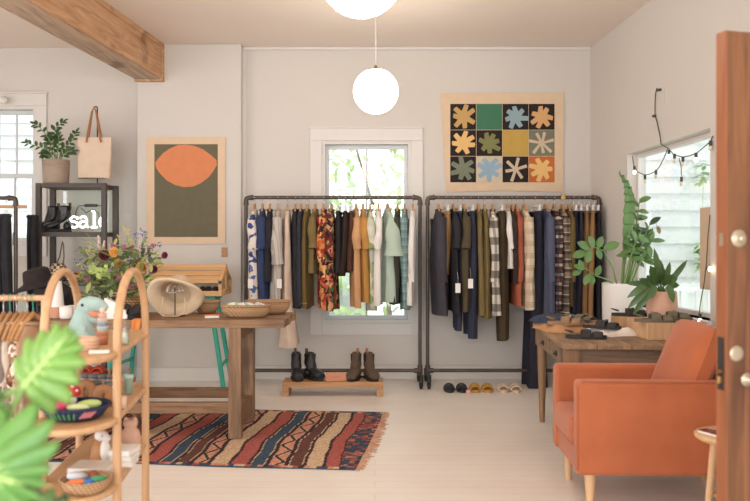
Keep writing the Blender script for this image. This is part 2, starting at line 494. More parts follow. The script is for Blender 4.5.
# ceiling beam: boxed timber running from the pier towards the viewer, slightly askew
bx0, bx1 = X_(136, YP), X_(163, YP)
bz = Z_(79, YP)
bw = bx1 - bx0
def beam_pts():
    k = 0.0875
    def sh(x, y): return x - k * (YP - y)
    return sh
sh = beam_pts()
y0, y1 = 0.2, YP
m = MB()
bz1, bz2 = bz, CEIL
t = 0.02
def bquad(mm, xa, xb, za, zb, ya, yb):
    vs = [(sh(xa, ya), ya, za), (sh(xb, ya), ya, za), (sh(xb, ya), ya, zb), (sh(xa, ya), ya, zb),
          (sh(xa, yb), yb, za), (sh(xb, yb), yb, za), (sh(xb, yb), yb, zb), (sh(xa, yb), yb, zb)]
    mm.add(vs, [(0, 1, 2, 3), (5, 4, 7, 6), (1, 5, 6, 2), (4, 0, 3, 7), (3, 2, 6, 7), (4, 5, 1, 0)], False)
bquad(m, bx0, bx1, bz + 0.0, CEIL, y0, y1)
beam = structure(m.build('trim_3', M_beam)); beam.name = 'trim_3'
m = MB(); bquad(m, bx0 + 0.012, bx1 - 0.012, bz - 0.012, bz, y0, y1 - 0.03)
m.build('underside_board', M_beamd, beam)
m = MB()
bquad(m, bx1, bx1 + 0.014, CEIL - 0.045, CEIL, y0, y1)
bquad(m, bx1, bx1 + 0.014, bz, CEIL - 0.045, y1 - 0.05, y1)
bquad(m, bx0, bx1 + 0.014, bz - 0.03, bz, y1 - 0.05, y1)
m.build('edge_strip', M_beam, beam, bevel=0.003)

# windows
def back_window(name, x0, x1, z0, z1, y, cas, mx=None, meet=True):
    w = bpy.data.objects.new(name, None); scene.collection.objects.link(w); structure(w)
    w.location = ((x0 + x1) / 2, y, z0)
    ox = (x0 + x1) / 2
    a, b = x0 - ox, x1 - ox; h = z1 - z0
    m = MB()
    m.bb((a - cas, -0.022, h), (b + cas, 0, h + cas * 1.05)).bb((a - cas, -0.02, -cas), (a, 0, h)).bb((b, -0.02, -cas), (b + cas, 0, h))
    m.bb((a, -0.02, -cas), (b, 0, -0.0))
    m.bb((a - cas - 0.01, -0.03, h + cas * 1.05), (b + cas + 0.01, 0, h + cas * 1.05 + 0.02))
    m.build('casing', M_trimw, w, bevel=0.004)
    m = MB(); t = 0.03
    m.bb((a, 0, 0), (a + t, 0.15, h)).bb((b - t, 0, 0), (b, 0.15, h)).bb((a + t, 0, h - t), (b - t, 0.15, h)).bb((a + t, 0, 0), (b - t, 0.15, 0.03))
    m.build('jamb', M_trimw, w)
    s = 0.035; a2, b2 = a + t, b - t
    for k, (za, zb, yy) in enumerate(((h * 0.5 - 0.02, h - t, 0.09), (0.03, h * 0.5 + 0.02, 0.05))):
        m = MB()
        m.bb((a2, yy, za), (a2 + s, yy + 0.035, zb)).bb((b2 - s, yy, za), (b2, yy + 0.035, zb))
        m.bb((a2 + s, yy, za), (b2 - s, yy + 0.035, za + 0.04)).bb((a2 + s, yy, zb - 0.04), (b2 - s, yy + 0.035, zb))
        if mx: m.bb(((a2 + b2) / 2 - 0.009, yy + 0.005, za + 0.04), ((a2 + b2) / 2 + 0.009, yy + 0.03, zb - 0.04))
        f = m.build('sash', M_sash, w, bevel=0.003)
        MB().bb((a2 + s, yy + 0.015, za + 0.04), (b2 - s, yy + 0.019, zb - 0.04)).build('pane', M_glass, f)
    return w
back_window('window_1', BX0, BX1, BZ0, BZ1, YB, 0.115, True)
back_window('window_2', LX0, LX1, LZ0, LZ1, YL, 0.11, True)
# shop window in right wall
w = bpy.data.objects.new('window_3', None); scene.collection.objects.link(w); structure(w)
w.location = (XR, YB, 0); w.rotation_euler = (0, 0, WA)
m = MB(); t = 0.035
m.bb((0.08, -UH1, ZH0), (0.13, -UH1 + t, ZH1)).bb((0.08, -UH0 - t, ZH0), (0.13, -UH0, ZH1))
m.bb((0.08, -UH1 + t, ZH1 - t), (0.13, -UH0 - t, ZH1)).bb((0.08, -UH1 + t, ZH0), (0.13, -UH0 - t, ZH0 + t))
m.build('window_frame', M_trimw, w, bevel=0.003)
MB().bb((0.10, -UH1 + t, ZH0 + t), (0.105, -UH0 - t, ZH1 - t)).build('pane', M_glass, w)
MB().bb((-0.03, -UH1 - 0.03, ZH0 - 0.03), (0.10, -UH0 + 0.03, ZH0)).build('window_sill', M_trimw, w, bevel=0.005)

# ---------------- outside the windows
M_siding = mat('white_siding', C(236, 238, 240), rough=0.6, var=0.02, scale=3)
M_sidingg = mat('grey_siding', C(206, 210, 214), rough=0.6, var=0.02, scale=3)
def siding(name, m0, Lx, z0, z1, step, label, loc, rz, mt):
    mb = MB()
    z = z0
    while z < z1:
        mb.add([(-Lx / 2, 0, z), (Lx / 2, 0, z), (Lx / 2, 0.022, z + step), (-Lx / 2, 0.022, z + step), (-Lx / 2, 0.022, z), (Lx / 2, 0.022, z)],
               [(0, 1, 2, 3), (0, 4, 5, 1)], False)
        z += step
    mb.bb((-Lx / 2, 0.022, z0), (Lx / 2, 0.2, z1))
    o = mb.build(name, mt, None, loc, (0, 0, rz))
    return tag(o, label, 'wall', kind='structure')
# neighbour wall seen through the side window
siding('trim_4', None, 6.6, -0.6, 4.0, 0.24, 'white lap-sided neighbouring wall beyond the side window', (5.9, 11.5, 0), 0, M_siding)
siding('trim_5', None, 4.0, -0.5, 3.4, 0.16, 'white sided house wall beyond the left window', (-4.6, 10.2, 0), 0, M_siding)
structure(MB().bb((-12, 7.96, -0.7), (14, 20, -0.6)).build('ground', mat('yard_ground', C(150, 160, 120), rough=0.9, var=0.2)))
# railing outside
rail = thing('porch_railing', 'white porch railing outside the side window', 'railing', (3.9, 9.6, 0.45), WA - R(90))
MB().bb((-0.03, -2.2, 0.30), (0.03, 1.8, 0.34)).bb((-0.02, -2.2, 0.0), (0.02, 1.8, 0.03)).build('rail', M_siding, rail, bevel=0.004)
m = MB()
for k in range(28): m.bb((-0.012, -2.15 + k * 0.14, 0.03), (0.012, -2.115 + k * 0.14, 0.30))
m.build('balusters', M_siding, rail)
m = MB()
for k in range(5): m.bb((-0.03, -2.2 + k * 0.98, -1.05), (0.03, -2.14 + k * 0.98, 0.3))
m.build('posts', M_siding, rail)
# house glimpsed low through the back window
hs = thing('neighbour_house', 'pale house glimpsed low through the back window', 'house', (-1.35, 13.5, -0.6))
m = MB(); m.bb((-1.6, 0, 0), (1.2, 3, 1.25))
for k in range(8): m.bb((-1.6, -0.015, 0.15 * k), (1.2, 0, 0.15 * k + 0.02))
m.build('wall', M_sidingg, hs)
MB().prism([(-1.8, 1.25), (1.4, 1.25), (1.0, 1.75), (-1.4, 1.75)], -0.2, 3.0).build('roof', mat('grey_roof', C(196, 200, 206), rough=0.8), hs)
# tree outside back window
random.seed(5)
tr = thing('garden_tree', 'sunlit leafy green tree filling the back window', 'tree', (0.2, 11.5, -0.6))
m = MB(); m.tube([(0.1, 0, 0), (0.0, 0, 1.0), (-0.15, 0.1, 2.2), (-0.5, 0.1, 3.4)], [0.05, 0.035, 0.022, 0.012], 8)
m.tube([(0, 0, 1.6), (0.5, 0.1, 2.5), (0.8, 0.2, 3.4)], [0.018, 0.014, 0.008], 8).tube([(0, 0, 1.3), (-0.6, 0, 2.1), (-1.0, 0.1, 2.8)], [0.018, 0.014, 0.008], 8)
m.build('trunk', mat('bark', C(120, 104, 88), rough=0.9, var=0.2, bump=0.4), tr)
M_treel = mat('tree_leaf', C(176, 208, 130), rough=0.5, var=0.25, scale=2)
m = MB()
for k in range(1250):
    x = random.uniform(-1.7, 1.5); z = random.uniform(0.4, 4.2); y = random.uniform(-0.4, 0.7)
    if 2.2 < z < 3.3 and 0.2 < x < 0.75 and random.random() < 0.75: continue
    if x > -0.35 and x < 0.05 and z > 1.8 and random.random() < 0.5: continue
    d = Vector((random.uniform(-1, 1), random.uniform(-0.6, 0.3), random.uniform(-1, 0.3)))
    m.leaf((x, y, z), d, (0, -0.6, 1), random.uniform(0.09, 0.18), random.uniform(0.05, 0.09))
m.build('foliage', M_treel, tr)
# small shrub by the neighbour wall
sb = thing('climbing_shrub', 'small green shrub against the white wall outside', 'shrub', (4.62, 11.3, 0.05), 0)
m = MB(); m.tube([(0, 0, -0.65), (0, 0, 1.2), (0, -0.05, 2.35)], [0.008, 0.006, 0.004], 6); m.build('stem', M_treel, sb)
m = MB()
for k in range(34):
    a = random.uniform(0, 2 * PI)
    m.leaf((0, -0.02, random.uniform(2.1, 2.4)), (math.cos(a), math.sin(a), random.uniform(-0.5, 0.6)), (0, 0, 1), 0.14, 0.06)
for k in range(40):
    a = random.uniform(0, 2 * PI)
    m.leaf((0, 0, random.uniform(0.9, 1.3)), (math.cos(a), math.sin(a), random.uniform(-0.5, 0.6)), (0, 0, 1), 0.16, 0.07)
m.build('foliage', M_treel, sb)

#@@OBJECTS
# ================================================================== PENDANT GLOBES
def globe(px, py, dia_px, Ym, label):
    p = P(px, py, Ym); r = dia_px / 2 / FPX * Ym
    t = thing('globe_pendant', label, 'pendant lamp', p, 0, 'globe pendants')
    MB().ell((0, 0, 0), (r, r, r), 32, 20).build('globe', M_globe, t)
    MB().lathe([(r * 0.42, r * 0.90), (r * 0.40, r * 0.955), (r * 0.2, r * 1.0), (0.012, r * 1.03), (0.012, r * 1.14), (0.0, r * 1.15)], 24).build('cap', M_brass, t)
    MB().cyl((0, 0, r * 1.1), (0, 0, CEIL - p.z - 0.02), 0.004).build('cord', M_cordw, t)
    MB().lathe([(0.06, CEIL - p.z - 0.03), (0.055, CEIL - p.z - 0.01), (0.06, CEIL - p.z - 0.001)], 20).build('canopy', M_brass, t)
    return t
globe(375.8, 91.3, 45, 6.2, 'white glowing globe pendant hanging whole in view before the window')
globe(330, -1250, 900, 0.35, 'added unseen white globe pendant over the viewer')  # third globe, out of view, added to light the foreground
globe(361, -25.7, 85, 3.3, 'larger looking white globe pendant cut off by the top edge')

# ================================================================== WALL HANGINGS
# abstract banner on the pier
ya = YP - 0.012
t = thing('art_print', 'cream banner with coral leaf shape on olive field', 'wall art', P(185.5, 244, ya))
b0 = t.location
def loc2(px, py, Y): 
    q = P(px, py, Y); return (q.x - b0.x, q.z - b0.z)
rect = lambda x0, y0_, x1, y1_, Y: [loc2(x0, y1_, Y), loc2(x1, y1_, Y), loc2(x1, y0_, Y), loc2(x0, y0_, Y)]
MB().prism(rect(146.3, 137, 225.3, 244, ya), -0.002, 0.010).build('border_cloth', M_cream, t)
MB().prism(rect(154.5, 144.3, 217.8, 237, ya), -0.004, -0.002).build('olive_panel', M_olive, t)
pts = []
for (x, y) in [(155.2, 163), (158, 159), (163, 153.5), (170, 148.5), (178, 145.2), (186, 144.6), (195, 146), (203, 149.2), (211, 155), (216.6, 160), (217.0, 165), (213, 172), (208, 178), (201, 183.2), (193, 186.6), (184, 187.2), (175, 185), (167, 180.5), (160.5, 174), (156.4, 168)]:
    pts.append(loc2(x, y, ya))
MB().prism(pts, -0.006, -0.004).build('coral_shape', M_coral, t)

# quilted hanging on the back wall
yq = YB - 0.012
t = thing('quilt_hanging', 'cream quilt wall hanging with twelve star patchwork squares', 'wall art', P(503, 192, yq)); b0 = t.location
MB().prism([loc2(446.3, 192, yq), loc2(500, 190.5, yq), loc2(563, 192, yq), loc2(563.7, 92.7, yq), (loc2(503, 92.7, yq)), loc2(440.3, 93.2, yq)], -0.003, 0.010).build('backing', M_cream, t)
cols = {'k': C(50, 44, 42), 'g': C(74, 124, 96), 'y': C(202, 162, 78), 'gr': C(126, 126, 108), 'cr': C(214, 196, 172), 'or': C(206, 110, 56)}
scol = {'mu': C(204, 162, 100), 'bl': C(150, 172, 178), 'pe': C(222, 170, 112), 'ye': C(238, 190, 118), 'ol': C(134, 132, 84), 'be': C(212, 190, 162), 'sg': C(128, 132, 112), 'lb': C(150, 178, 196)}
QM = {k: fabric('quilt_' + k, v, 0.06) for k, v in cols.items()}
SM_ = {k: fabric('star_' + k, v, 0.05) for k, v in scol.items()}
gridq = [[('k', 'mu', 0), ('g', None, 0), ('k', 'bl', 1), ('k', 'pe', 2)], [('k', 'ye', 3), ('k', 'ol', 4), ('y', None, 0), ('gr', 'be', 9)], [('k', 'sg', 5), ('cr', 'lb', 6), ('k', 'be', 8), ('or', 'ye', 7)]]
def starpoly(kind, r, seed):
    rnd = random.Random(seed * 7 + 3)
    pts = []
    thin = kind >= 8
    n = 6 if kind == 8 else 7
    off = rnd.uniform(0, 1)
    for k in range(n):
        a = 2 * PI * (k + off) / n + rnd.uniform(-0.18, 0.18)
        ro = r * rnd.uniform(0.84, 1.14); w = (0.14 if thin else 0.20) * r
        ri = r * (0.24 if thin else 0.52)
        an = 2 * PI * (k + off + 0.5) / n
        c, s_ = math.cos(a), math.sin(a)
        wt = w * (1.0 if thin else 0.95)
        pts += [(ro * c + wt * s_, ro * s_ - wt * c), (ro * c * 1.03, ro * s_ * 1.03), (ro * c - wt * s_, ro * s_ + wt * c), (ri * math.cos(an), ri * math.sin(an))]
    return pts
for r_ in range(3):
    for c_ in range(4):
        bgk, st, sd = gridq[r_][c_]
        xa = 450.0 + c_ * 26.15 + 0.25; xb = xa + 25.7
        ya_ = 103.8 + r_ * 26.25 + 0.2; yb_ = ya_ + 25.8
        sq = MB().prism(rect(xa, ya_, xb, yb_, yq), -0.005, -0.003).build('square_patch', QM[bgk], t)
        if st:
            cx_, cz_ = loc2((xa + xb) / 2, (ya_ + yb_) / 2, yq)
            MB().prism([(cx_ + p[0], cz_ + p[1]) for p in starpoly(sd, 0.112, sd + 2)], -0.0075, -0.005).build('star_patch', SM_[st], sq)
# wall plate on the pier
t = thing('outlet_plate', 'small wooden outlet plate low on the pale pier', 'outlet', P(224.5, 257, YP))
h = 9.5 / 104.7
MB().bb((-0.028, -0.01, 0), (0.028, 0, h)).build('plate', M_hang, t, bevel=0.003)
m = MB()
for z in (h * 0.3, h * 0.7): m.bb((-0.012, -0.013, z - 0.012), (0.012, -0.009, z + 0.012))
m.build('socket', M_terra, t, bevel=0.003)

# ================================================================== PIPE RACKS
YRK = 7.40; ZR = Z_(197.5, YRK); PR = 0.0165
def rack(x0, x1, y, zr, label, left=True, right=True):
    t = thing('clothes_rack', label, 'clothes rack', ((x0 + x1) / 2, y, 0), 0, 'pipe clothes racks')
    hw = (x1 - x0) / 2
    zb = 0.14
    MB().cyl((-hw + 0.03, 0, zr), (hw - 0.03, 0, zr), PR).build('top_rail', M_pipe, t)
    MB().cyl((-hw + 0.02, 0, zb), (hw - 0.02, 0, zb), PR).build('bottom_rail', M_pipe, t)
    for s in (-1, 1):
        MB().cyl((s * hw, 0, zb + 0.03), (s * hw, 0, zr - 0.03), PR).build('upright', M_pipe, t)
        el = MB().tube([(s * (hw - 0.06), 0, zr), (s * (hw - 0.025), 0, zr - 0.002), (s * (hw - 0.005), 0, zr - 0.01), (s * hw, 0, zr - 0.03), (s * hw, 0, zr - 0.065)], [PR * 1.3, PR * 1.3, PR * 1.3, PR * 1.3, PR * 1.3])
        el.tube([(s * (hw - 0.066), 0, zr), (s * (hw - 0.05), 0, zr)], PR * 1.55).tube([(s * hw, 0, zr - 0.07), (s * hw, 0, zr - 0.055)], PR * 1.55)
        el.build('elbow', M_pipe, t)
        jt = MB().cyl((s * hw, 0, zb - 0.045), (s * hw, 0, zb + 0.05), PR * 1.45).cyl((s * (hw - 0.055), 0, zb), (s * hw, 0, zb), PR * 1.45)
        jt.cyl((s * hw, -0.04, zb - 0.03), (s * hw, 0.04, zb - 0.03), PR * 1.4)
        jt.build('tee_joint', M_pipe, t)
        MB().cyl((s * hw, -0.20, zb - 0.03), (s * hw, 0.20, zb - 0.03), PR).build('foot_bar', M_pipe, t)
        for q in (-1, 1):
            c = MB()
            c.cyl((s * hw, q * 0.2, 0.075), (s * hw, q * 0.2, zb - 0.01), PR * 1.25)
            c.box((s * hw, q * 0.2, 0.07), (0.036, 0.05, 0.014))
            c.box((s * hw - 0.016, q * 0.2 + 0.008, 0.05), (0.004, 0.034, 0.05)).box((s * hw + 0.016, q * 0.2 + 0.008, 0.05), (0.004, 0.034, 0.05))
            cc = c.build('caster', M_blackm, t)
            MB().cyl((s * hw - 0.012, q * 0.2 + 0.012, 0.031), (s * hw + 0.012, q * 0.2 + 0.012, 0.031), 0.031, n=18).build('wheel', M_sole, cc)
    return t
R1A, R1B = X_(246, YRK), X_(420, YRK)
R2A, R2B = X_(427.5, YRK), X_(599, YRK)
rack(R1A, R1B, YRK, ZR, 'iron pipe rolling rack in front of the window')
rack(R2A, R2B, YRK, ZR, 'iron pipe rolling rack below the patchwork quilt')
rack(-4.05, X_(15.8, 6.95), 6.95, Z_(198, 6.95), 'iron pipe rack of black trousers beside the dark shelf')
# small tag on the second rack's rail
t = thing('size_marker', 'small brass clip on the rail below the quilt', 'clip', P(563, 198, YRK))
MB().bb((-0.02, -0.02, -0.02), (0.02, 0.02, 0.035)).build('clip', M_brass, t, bevel=0.003)

# hangers
def hanger_proto(kind):
    t = thing('clothes_hanger', 'x', 'hanger', (0, 0, 0))
    pts = [(0, 0.0 + 0.021 * math.sin(a), 0.021 * math.cos(a) - 0.0) for a in [R(d) for d in range(-110, 200, 25)]]
    pts += [(0, -0.004, -0.045), (0, 0, -0.075)]
    hk = MB().tube(pts, 0.0022, 6); hk.build('hook', M_chrome, t)
    if kind == 'wood':
        MB().prism([(-0.155, -0.190), (-0.15, -0.178), (-0.09, -0.136), (-0.03, -0.072), (0, -0.056), (0.03, -0.072), (0.09, -0.136), (0.15, -0.178), (0.155, -0.190), (0.14, -0.198), (0.06, -0.166), (0, -0.152), (-0.06, -0.166), (-0.14, -0.198)], -0.0085, 0.0085, 'x').build('shoulders', M_hang, t)
    else:
        MB().box((0, 0, -0.085), (0.012, 0.34, 0.022)).build('bar', M_hangc, t, bevel=0.003)
        for s in (-1, 1):
            MB().box((0, s * 0.13, -0.105), (0.022, 0.03, 0.045)).build('clip', M_hangc, t, bevel=0.004)
    return t
HW = hanger_proto('wood'); HC = hanger_proto('clip')
used_h = {'wood': False, 'clip': False}

# garments --------------------------------------------------------
def garment(kind, L, t=0.04, d=0.21, sleeve=None, flare=0.12, amp=0.010, seed=0):
    """hangs along -z from the neck at the origin; thin in x, wide in y"""
    rnd = random.Random(seed)
    m = MB(); n = 28; K = 26
    ph = rnd.uniform(0, 6); ph2 = rnd.uniform(0, 6); lean = rnd.uniform(-0.012, 0.012)
    fr = rnd.choice([4, 5, 6])
    def prof(s):
        z = s * L
        if kind == 'top':
            if z < 0.085: f = z / 0.085; hd = 0.068 + (d - 0.068) * (1 - (1 - f) ** 1.6); ht = 0.022 + 0.008 * f
            else:
                f = (z - 0.085) / (L - 0.085); hd = d * (1 - 0.10 * math.sin(PI * min(1, f * 1.4))) * (1 + flare * f); ht = 0.030 + (t - 0.030) * min(1, f * 3)
        else:
            f = s; hd = d * (0.82 + 0.18 * min(1, f * 3)) * (1 + flare * f); ht = 0.02 + (t - 0.02) * min(1, f * 4)
        return hd, ht
    vs = []; fs = []
    for i in range(K + 1):
        s = (i / K) ** 1.25; hd, ht = prof(s)
        zz = -s * L
        for k in range(n):
            a = 2 * PI * k / n
            ca, sa = math.cos(a), math.sin(a)
            y = hd * (abs(ca) ** 0.8) * (1 if ca >= 0 else -1)
            x = ht * (abs(sa) ** 0.8) * (1 if sa >= 0 else -1)
            x += amp * min(1, s * 3) * math.sin(fr * a + ph + 1.5 * s) + amp * 0.6 * s * math.sin(3 * a + ph2 - 4 * s) + lean * s * 2
            y += amp * 0.8 * min(1, s * 3) * math.sin(3 * a + ph2 + 5 * s)
            z2 = zz + (0.005 * math.sin(3 * a + ph) if i == K else 0)
            vs.append((x, y, z2))
    for i in range(K):
        for k in range(n):
            l = (k + 1) % n
            fs.append((i * n + k, (i + 1) * n + k, (i + 1) * n + l, i * n + l))
    m.add(vs, fs)
    m.add(vs[-n:], [tuple(reversed(range(n)))], False)
    if kind == 'top':
        m.tube([(0.024 * math.sin(a), 0.06 * math.cos(a), 0.004 + 0.006 * math.cos(a) ** 2) for a in [2 * PI * k / 16 for k in range(16)]], 0.008, 6, closed=True)
    if sleeve:
        sl, r0, r1, out = sleeve
        for q in (-1, 1):
            pts = []; rs = []
            for i in range(9):
                f = i / 8
                pts.append((lean * f + 0.012 * math.sin(5 * f + ph + q) * f, q * (d - 0.035 + out * math.sin(f * PI / 2) + 0.008 * math.sin(7 * f + ph2)), -0.07 - (sl - 0.02) * f))
                rs.append((r0 + (r1 - r0) * f) * (1 + 0.10 * math.sin(9 * f + ph)))
            m.tube(pts, rs, 12, sx=1.0, up=(1, 0, 0))
    return m
def pants(L, t=0.04, d=0.15, amp=0.008, seed=0, fold=False):
    """trousers clipped at the waist: two legs side by side in depth"""
    rnd = random.Random(seed); m = MB(); n = 20; K = 20
    rise = min(0.28, L * 0.4)
    for q in (-1, 1):
        ph = rnd.uniform(0, 6); vs = []; fs = []
        dl = rnd.uniform(-0.02, 0.02); lean = rnd.uniform(-0.012, 0.012)
        for i in range(K + 1):
            s = i / K; z = s * (L + dl)
            f = max(0.0, (z - rise) / (L - rise))
            hy = d * (0.55 - 0.10 * f); cy_ = q * (d * 0.5 + 0.02 * f)
            ht = t * (0.55 + 0.45 * min(1, s * 5)) * (1 - 0.12 * f)
            for k in range(n):
                a = 2 * PI * k / n
                vs.append((ht * math.sin(a) + amp * math.sin(4 * a + ph + 3 * s) * min(1, 3 * s) + lean * s * 2 + q * 0.012 * f, cy_ + hy * math.cos(a), -z))
        for i in range(K):
            for k in range(n):
                l = (k + 1) % n
                fs.append((i * n + k, (i + 1) * n + k, (i + 1) * n + l, i * n + l))
        m.add(vs, fs); m.add(vs[:n], [tuple(range(n))], False); m.add(vs[-n:], [tuple(reversed(range(n)))], False)
    m.tube([(t * 0.62 * math.sin(a), d * 1.04 * math.cos(a), -0.018) for a in [2 * PI * k / 20 for k in range(20)]], 0.012, 6, closed=True)
    return m
def add_tag(o, x, y, z, w=0.045, h=0.085):
    tg = MB().box((0, 0, -h / 2), (w, 0.003, h)).build('price_tag', M_paper, o, (x, y, z), bevel=0.002)
    MB().tube([(0, 0, 0), (0.004, 0.01, 0.05), (0, 0.03, 0.10)], 0.0012, 5).build('string', M_cordw, tg)

FB = {
 'bluefloral': floral('blue_floral', [C(226, 214, 204), C(226, 214, 204), C(226, 214, 204), C(60, 80, 136), C(222, 208, 198), C(226, 214, 204), C(84, 104, 156)], 24, 1),
 'navy': fabric('navy_cotton', C(58, 70, 104)), 'black': fabric('black_cotton', C(50, 48, 52)), 'char': fabric('charcoal', C(58, 58, 66)),
 'silver': stripes('silver_stripe', C(196, 186, 176), [('w', 0.035, 0.25, C(150, 142, 136), 0.7, 0)]),
 'blush': fabric('blush_linen', C(222, 196, 176)), 'olive': fabric('olive_cotton', C(112, 92, 54)), 'olive2': fabric('olive_light', C(122, 104, 66)),
 'orfloral': floral('orange_floral', [C(196, 92, 48), C(58, 40, 36), C(226, 170, 110), C(168, 50, 44), C(206, 130, 70), C(84, 60, 48)], 30, 2),
 'dkfloral': floral('dark_floral', [C(48, 38, 40), C(190, 84, 60), C(48, 38, 40), C(206, 150, 104), C(120, 40, 44), C(90, 96, 60)], 30, 5),
 'brown': fabric('brown_cotton', C(92, 62, 48)), 'dbrown': fabric('dark_brown', C(62, 48, 44)), 'tan': fabric('tan_linen', C(204, 152, 104)),
 'mustard': fabric('mustard', C(188, 134, 66)), 'grfloral': floral('green_floral', [C(206, 204, 184), C(196, 198, 176), C(136, 152, 108), C(214, 208, 194), C(168, 176, 140)], 14, 3),
 'white': fabric('white_cotton', C(230, 222, 216), 0.04), 'mint': fabric('mint_linen', C(178, 194, 178), 0.05), 'dkgreen': fabric('dark_green', C(70, 68, 60)),
 'bluplaid': stripes('blue_plaid', C(132, 158, 152), [('z', 0.07, 0.4, C(96, 124, 124), 0.5, 0), ('z', 0.07, 0.07, C(196, 204, 192), 0.5, 0.5), ('w', 0.04, 0.35, C(90, 120, 122), 0.6, 0)]),
 'charbig': fabric('charcoal_wool', C(68, 64, 70)), 'camel': fabric('camel', C(172, 128, 84)), 'dkolive': fabric('dark_olive', C(86, 76, 58)),
 'indigo': fabric('indigo', C(60, 62, 78)), 'bwplaid': stripes('mono_plaid', C(222, 212, 198), [('z', 0.15, 0.45, C(74, 66, 60), 0.75, 0.1), ('w', 0.07, 0.4, C(74, 66, 60), 0.6, 0.2)]),
 'bark': fabric('olive_brown', C(78, 64, 48)), 'rust': fabric('rust_cotton', C(168, 88, 62)),
 'beplaid': stripes('beige_plaid', C(224, 204, 178), [('z', 0.11, 0.35, C(190, 160, 128), 0.7, 0), ('z', 0.11, 0.05, C(140, 110, 86), 0.7, 0.6), ('w', 0.06, 0.3, C(188, 160, 130), 0.5, 0)]),
 'ink': fabric('ink_navy', C(50, 49, 60)), 'slate': fabric('slate_blue', C(88, 92, 112)),
 'dkplaid': stripes('dark_plaid', C(72, 60, 62), [('z', 0.085, 0.3, C(204, 186, 164), 0.75, 0), ('z', 0.085, 0.15, C(140, 70, 54), 0.8, 0.5), ('w', 0.06, 0.3, C(44, 44, 56), 0.7, 0)]),
 'tnplaid': stripes('tan_plaid', C(140, 122, 100), [('z', 0.08, 0.35, C(56, 52, 54), 0.8, 0), ('w', 0.055, 0.4, C(66, 60, 60), 0.6, 0), ('z', 0.08, 0.08, C(214, 196, 170), 0.8, 0.6)]),
 'tobacco': fabric('tobacco_twill', C(140, 102, 66)), 'tobacco2': fabric('tobacco_light', C(158, 118, 78)), 'midnight': fabric('midnight', C(56, 55, 68)),
}
# (px centre, width px, bottom px, kind, cloth, label, options)
S_S, S_L = 'short', 'long'
GR1 = [
 (254.5, 10, 303, 'top', 'bluefloral', 'off-white blouse with blue floral print, first on the window rack', S_S, {'tag': (0.0, -0.25, -0.62)}),
 (262.5, 10, 300, 'top', 'navy', 'plain royal navy shirt beside the blue floral blouse', S_S, {}),
 (270, 8, 281, 'top', 'black', 'short black top between the navy and striped shirts', S_S, {}),
 (278, 11, 302, 'top', 'silver', 'silver grey striped shirt with rolled sleeve and white tag', 'roll', {'tag': (0.02, -0.25, -0.62)}),
 (287.5, 9, 345, 'top', 'blush', 'long blush linen dress hanging low behind the table', None, {'flare': 1.0}),
 (295.5, 8, 307, 'top', 'black', 'black long dress beside the blush dress', None, {}),
 (301, 7, 305, 'top', 'char', 'charcoal dress between black and olive garments', None, {}),
 (307.5, 8, 307, 'top', 'olive', 'olive green jumpsuit with small buttons at its hem', None, {'buttons': 1}),
 (315.5, 9, 273, 'top', 'olive2', 'short lighter olive shirt beside the orange floral dress', S_S, {}),
 (324, 10, 307, 'top', 'orfloral', 'orange and rust floral print dress', 'half', {}),
 (331.5, 9, 309, 'top', 'dkfloral', 'dark floral dress with red blooms', 'half', {}),
 (339, 7, 273, 'pants', 'black', 'folded black trousers in front of the window', None, {}),
 (345.5, 7, 274, 'pants', 'dbrown', 'folded dark brown trousers beside the black ones', None, {}),
 (351, 7, 271, 'pants', 'brown', 'folded chestnut brown trousers beside the tan dress', None, {}),
 (356, 9, 306, 'top', 'tan', 'tan linen dress in front of the window glass', S_S, {}),
 (363, 9, 301, 'top', 'mustard', 'mustard yellow dress beside the tan dress', S_S, {}),
 (370, 9, 309, 'top', 'grfloral', 'pale green leaf print dress in the window', S_S, {}),
 (378.5, 8, 304, 'top', 'white', 'white blouse between leaf print and mint shirts', S_S, {}),
 (387.5, 12, 301, 'top', 'mint', 'pale mint shirt with wide boxy sleeves', 'boxy', {'rz': 14}),
 (397.5, 9, 303, 'top', 'dkgreen', 'dark green black shirt beside the mint shirt', S_S, {}),
 (404.5, 9, 308, 'top', 'bluplaid', 'blue green plaid long shirt', S_L, {}),
 (412.8, 7, 304, 'top', 'white', 'white long cotton dress at the rack post end', S_L, {}),
]
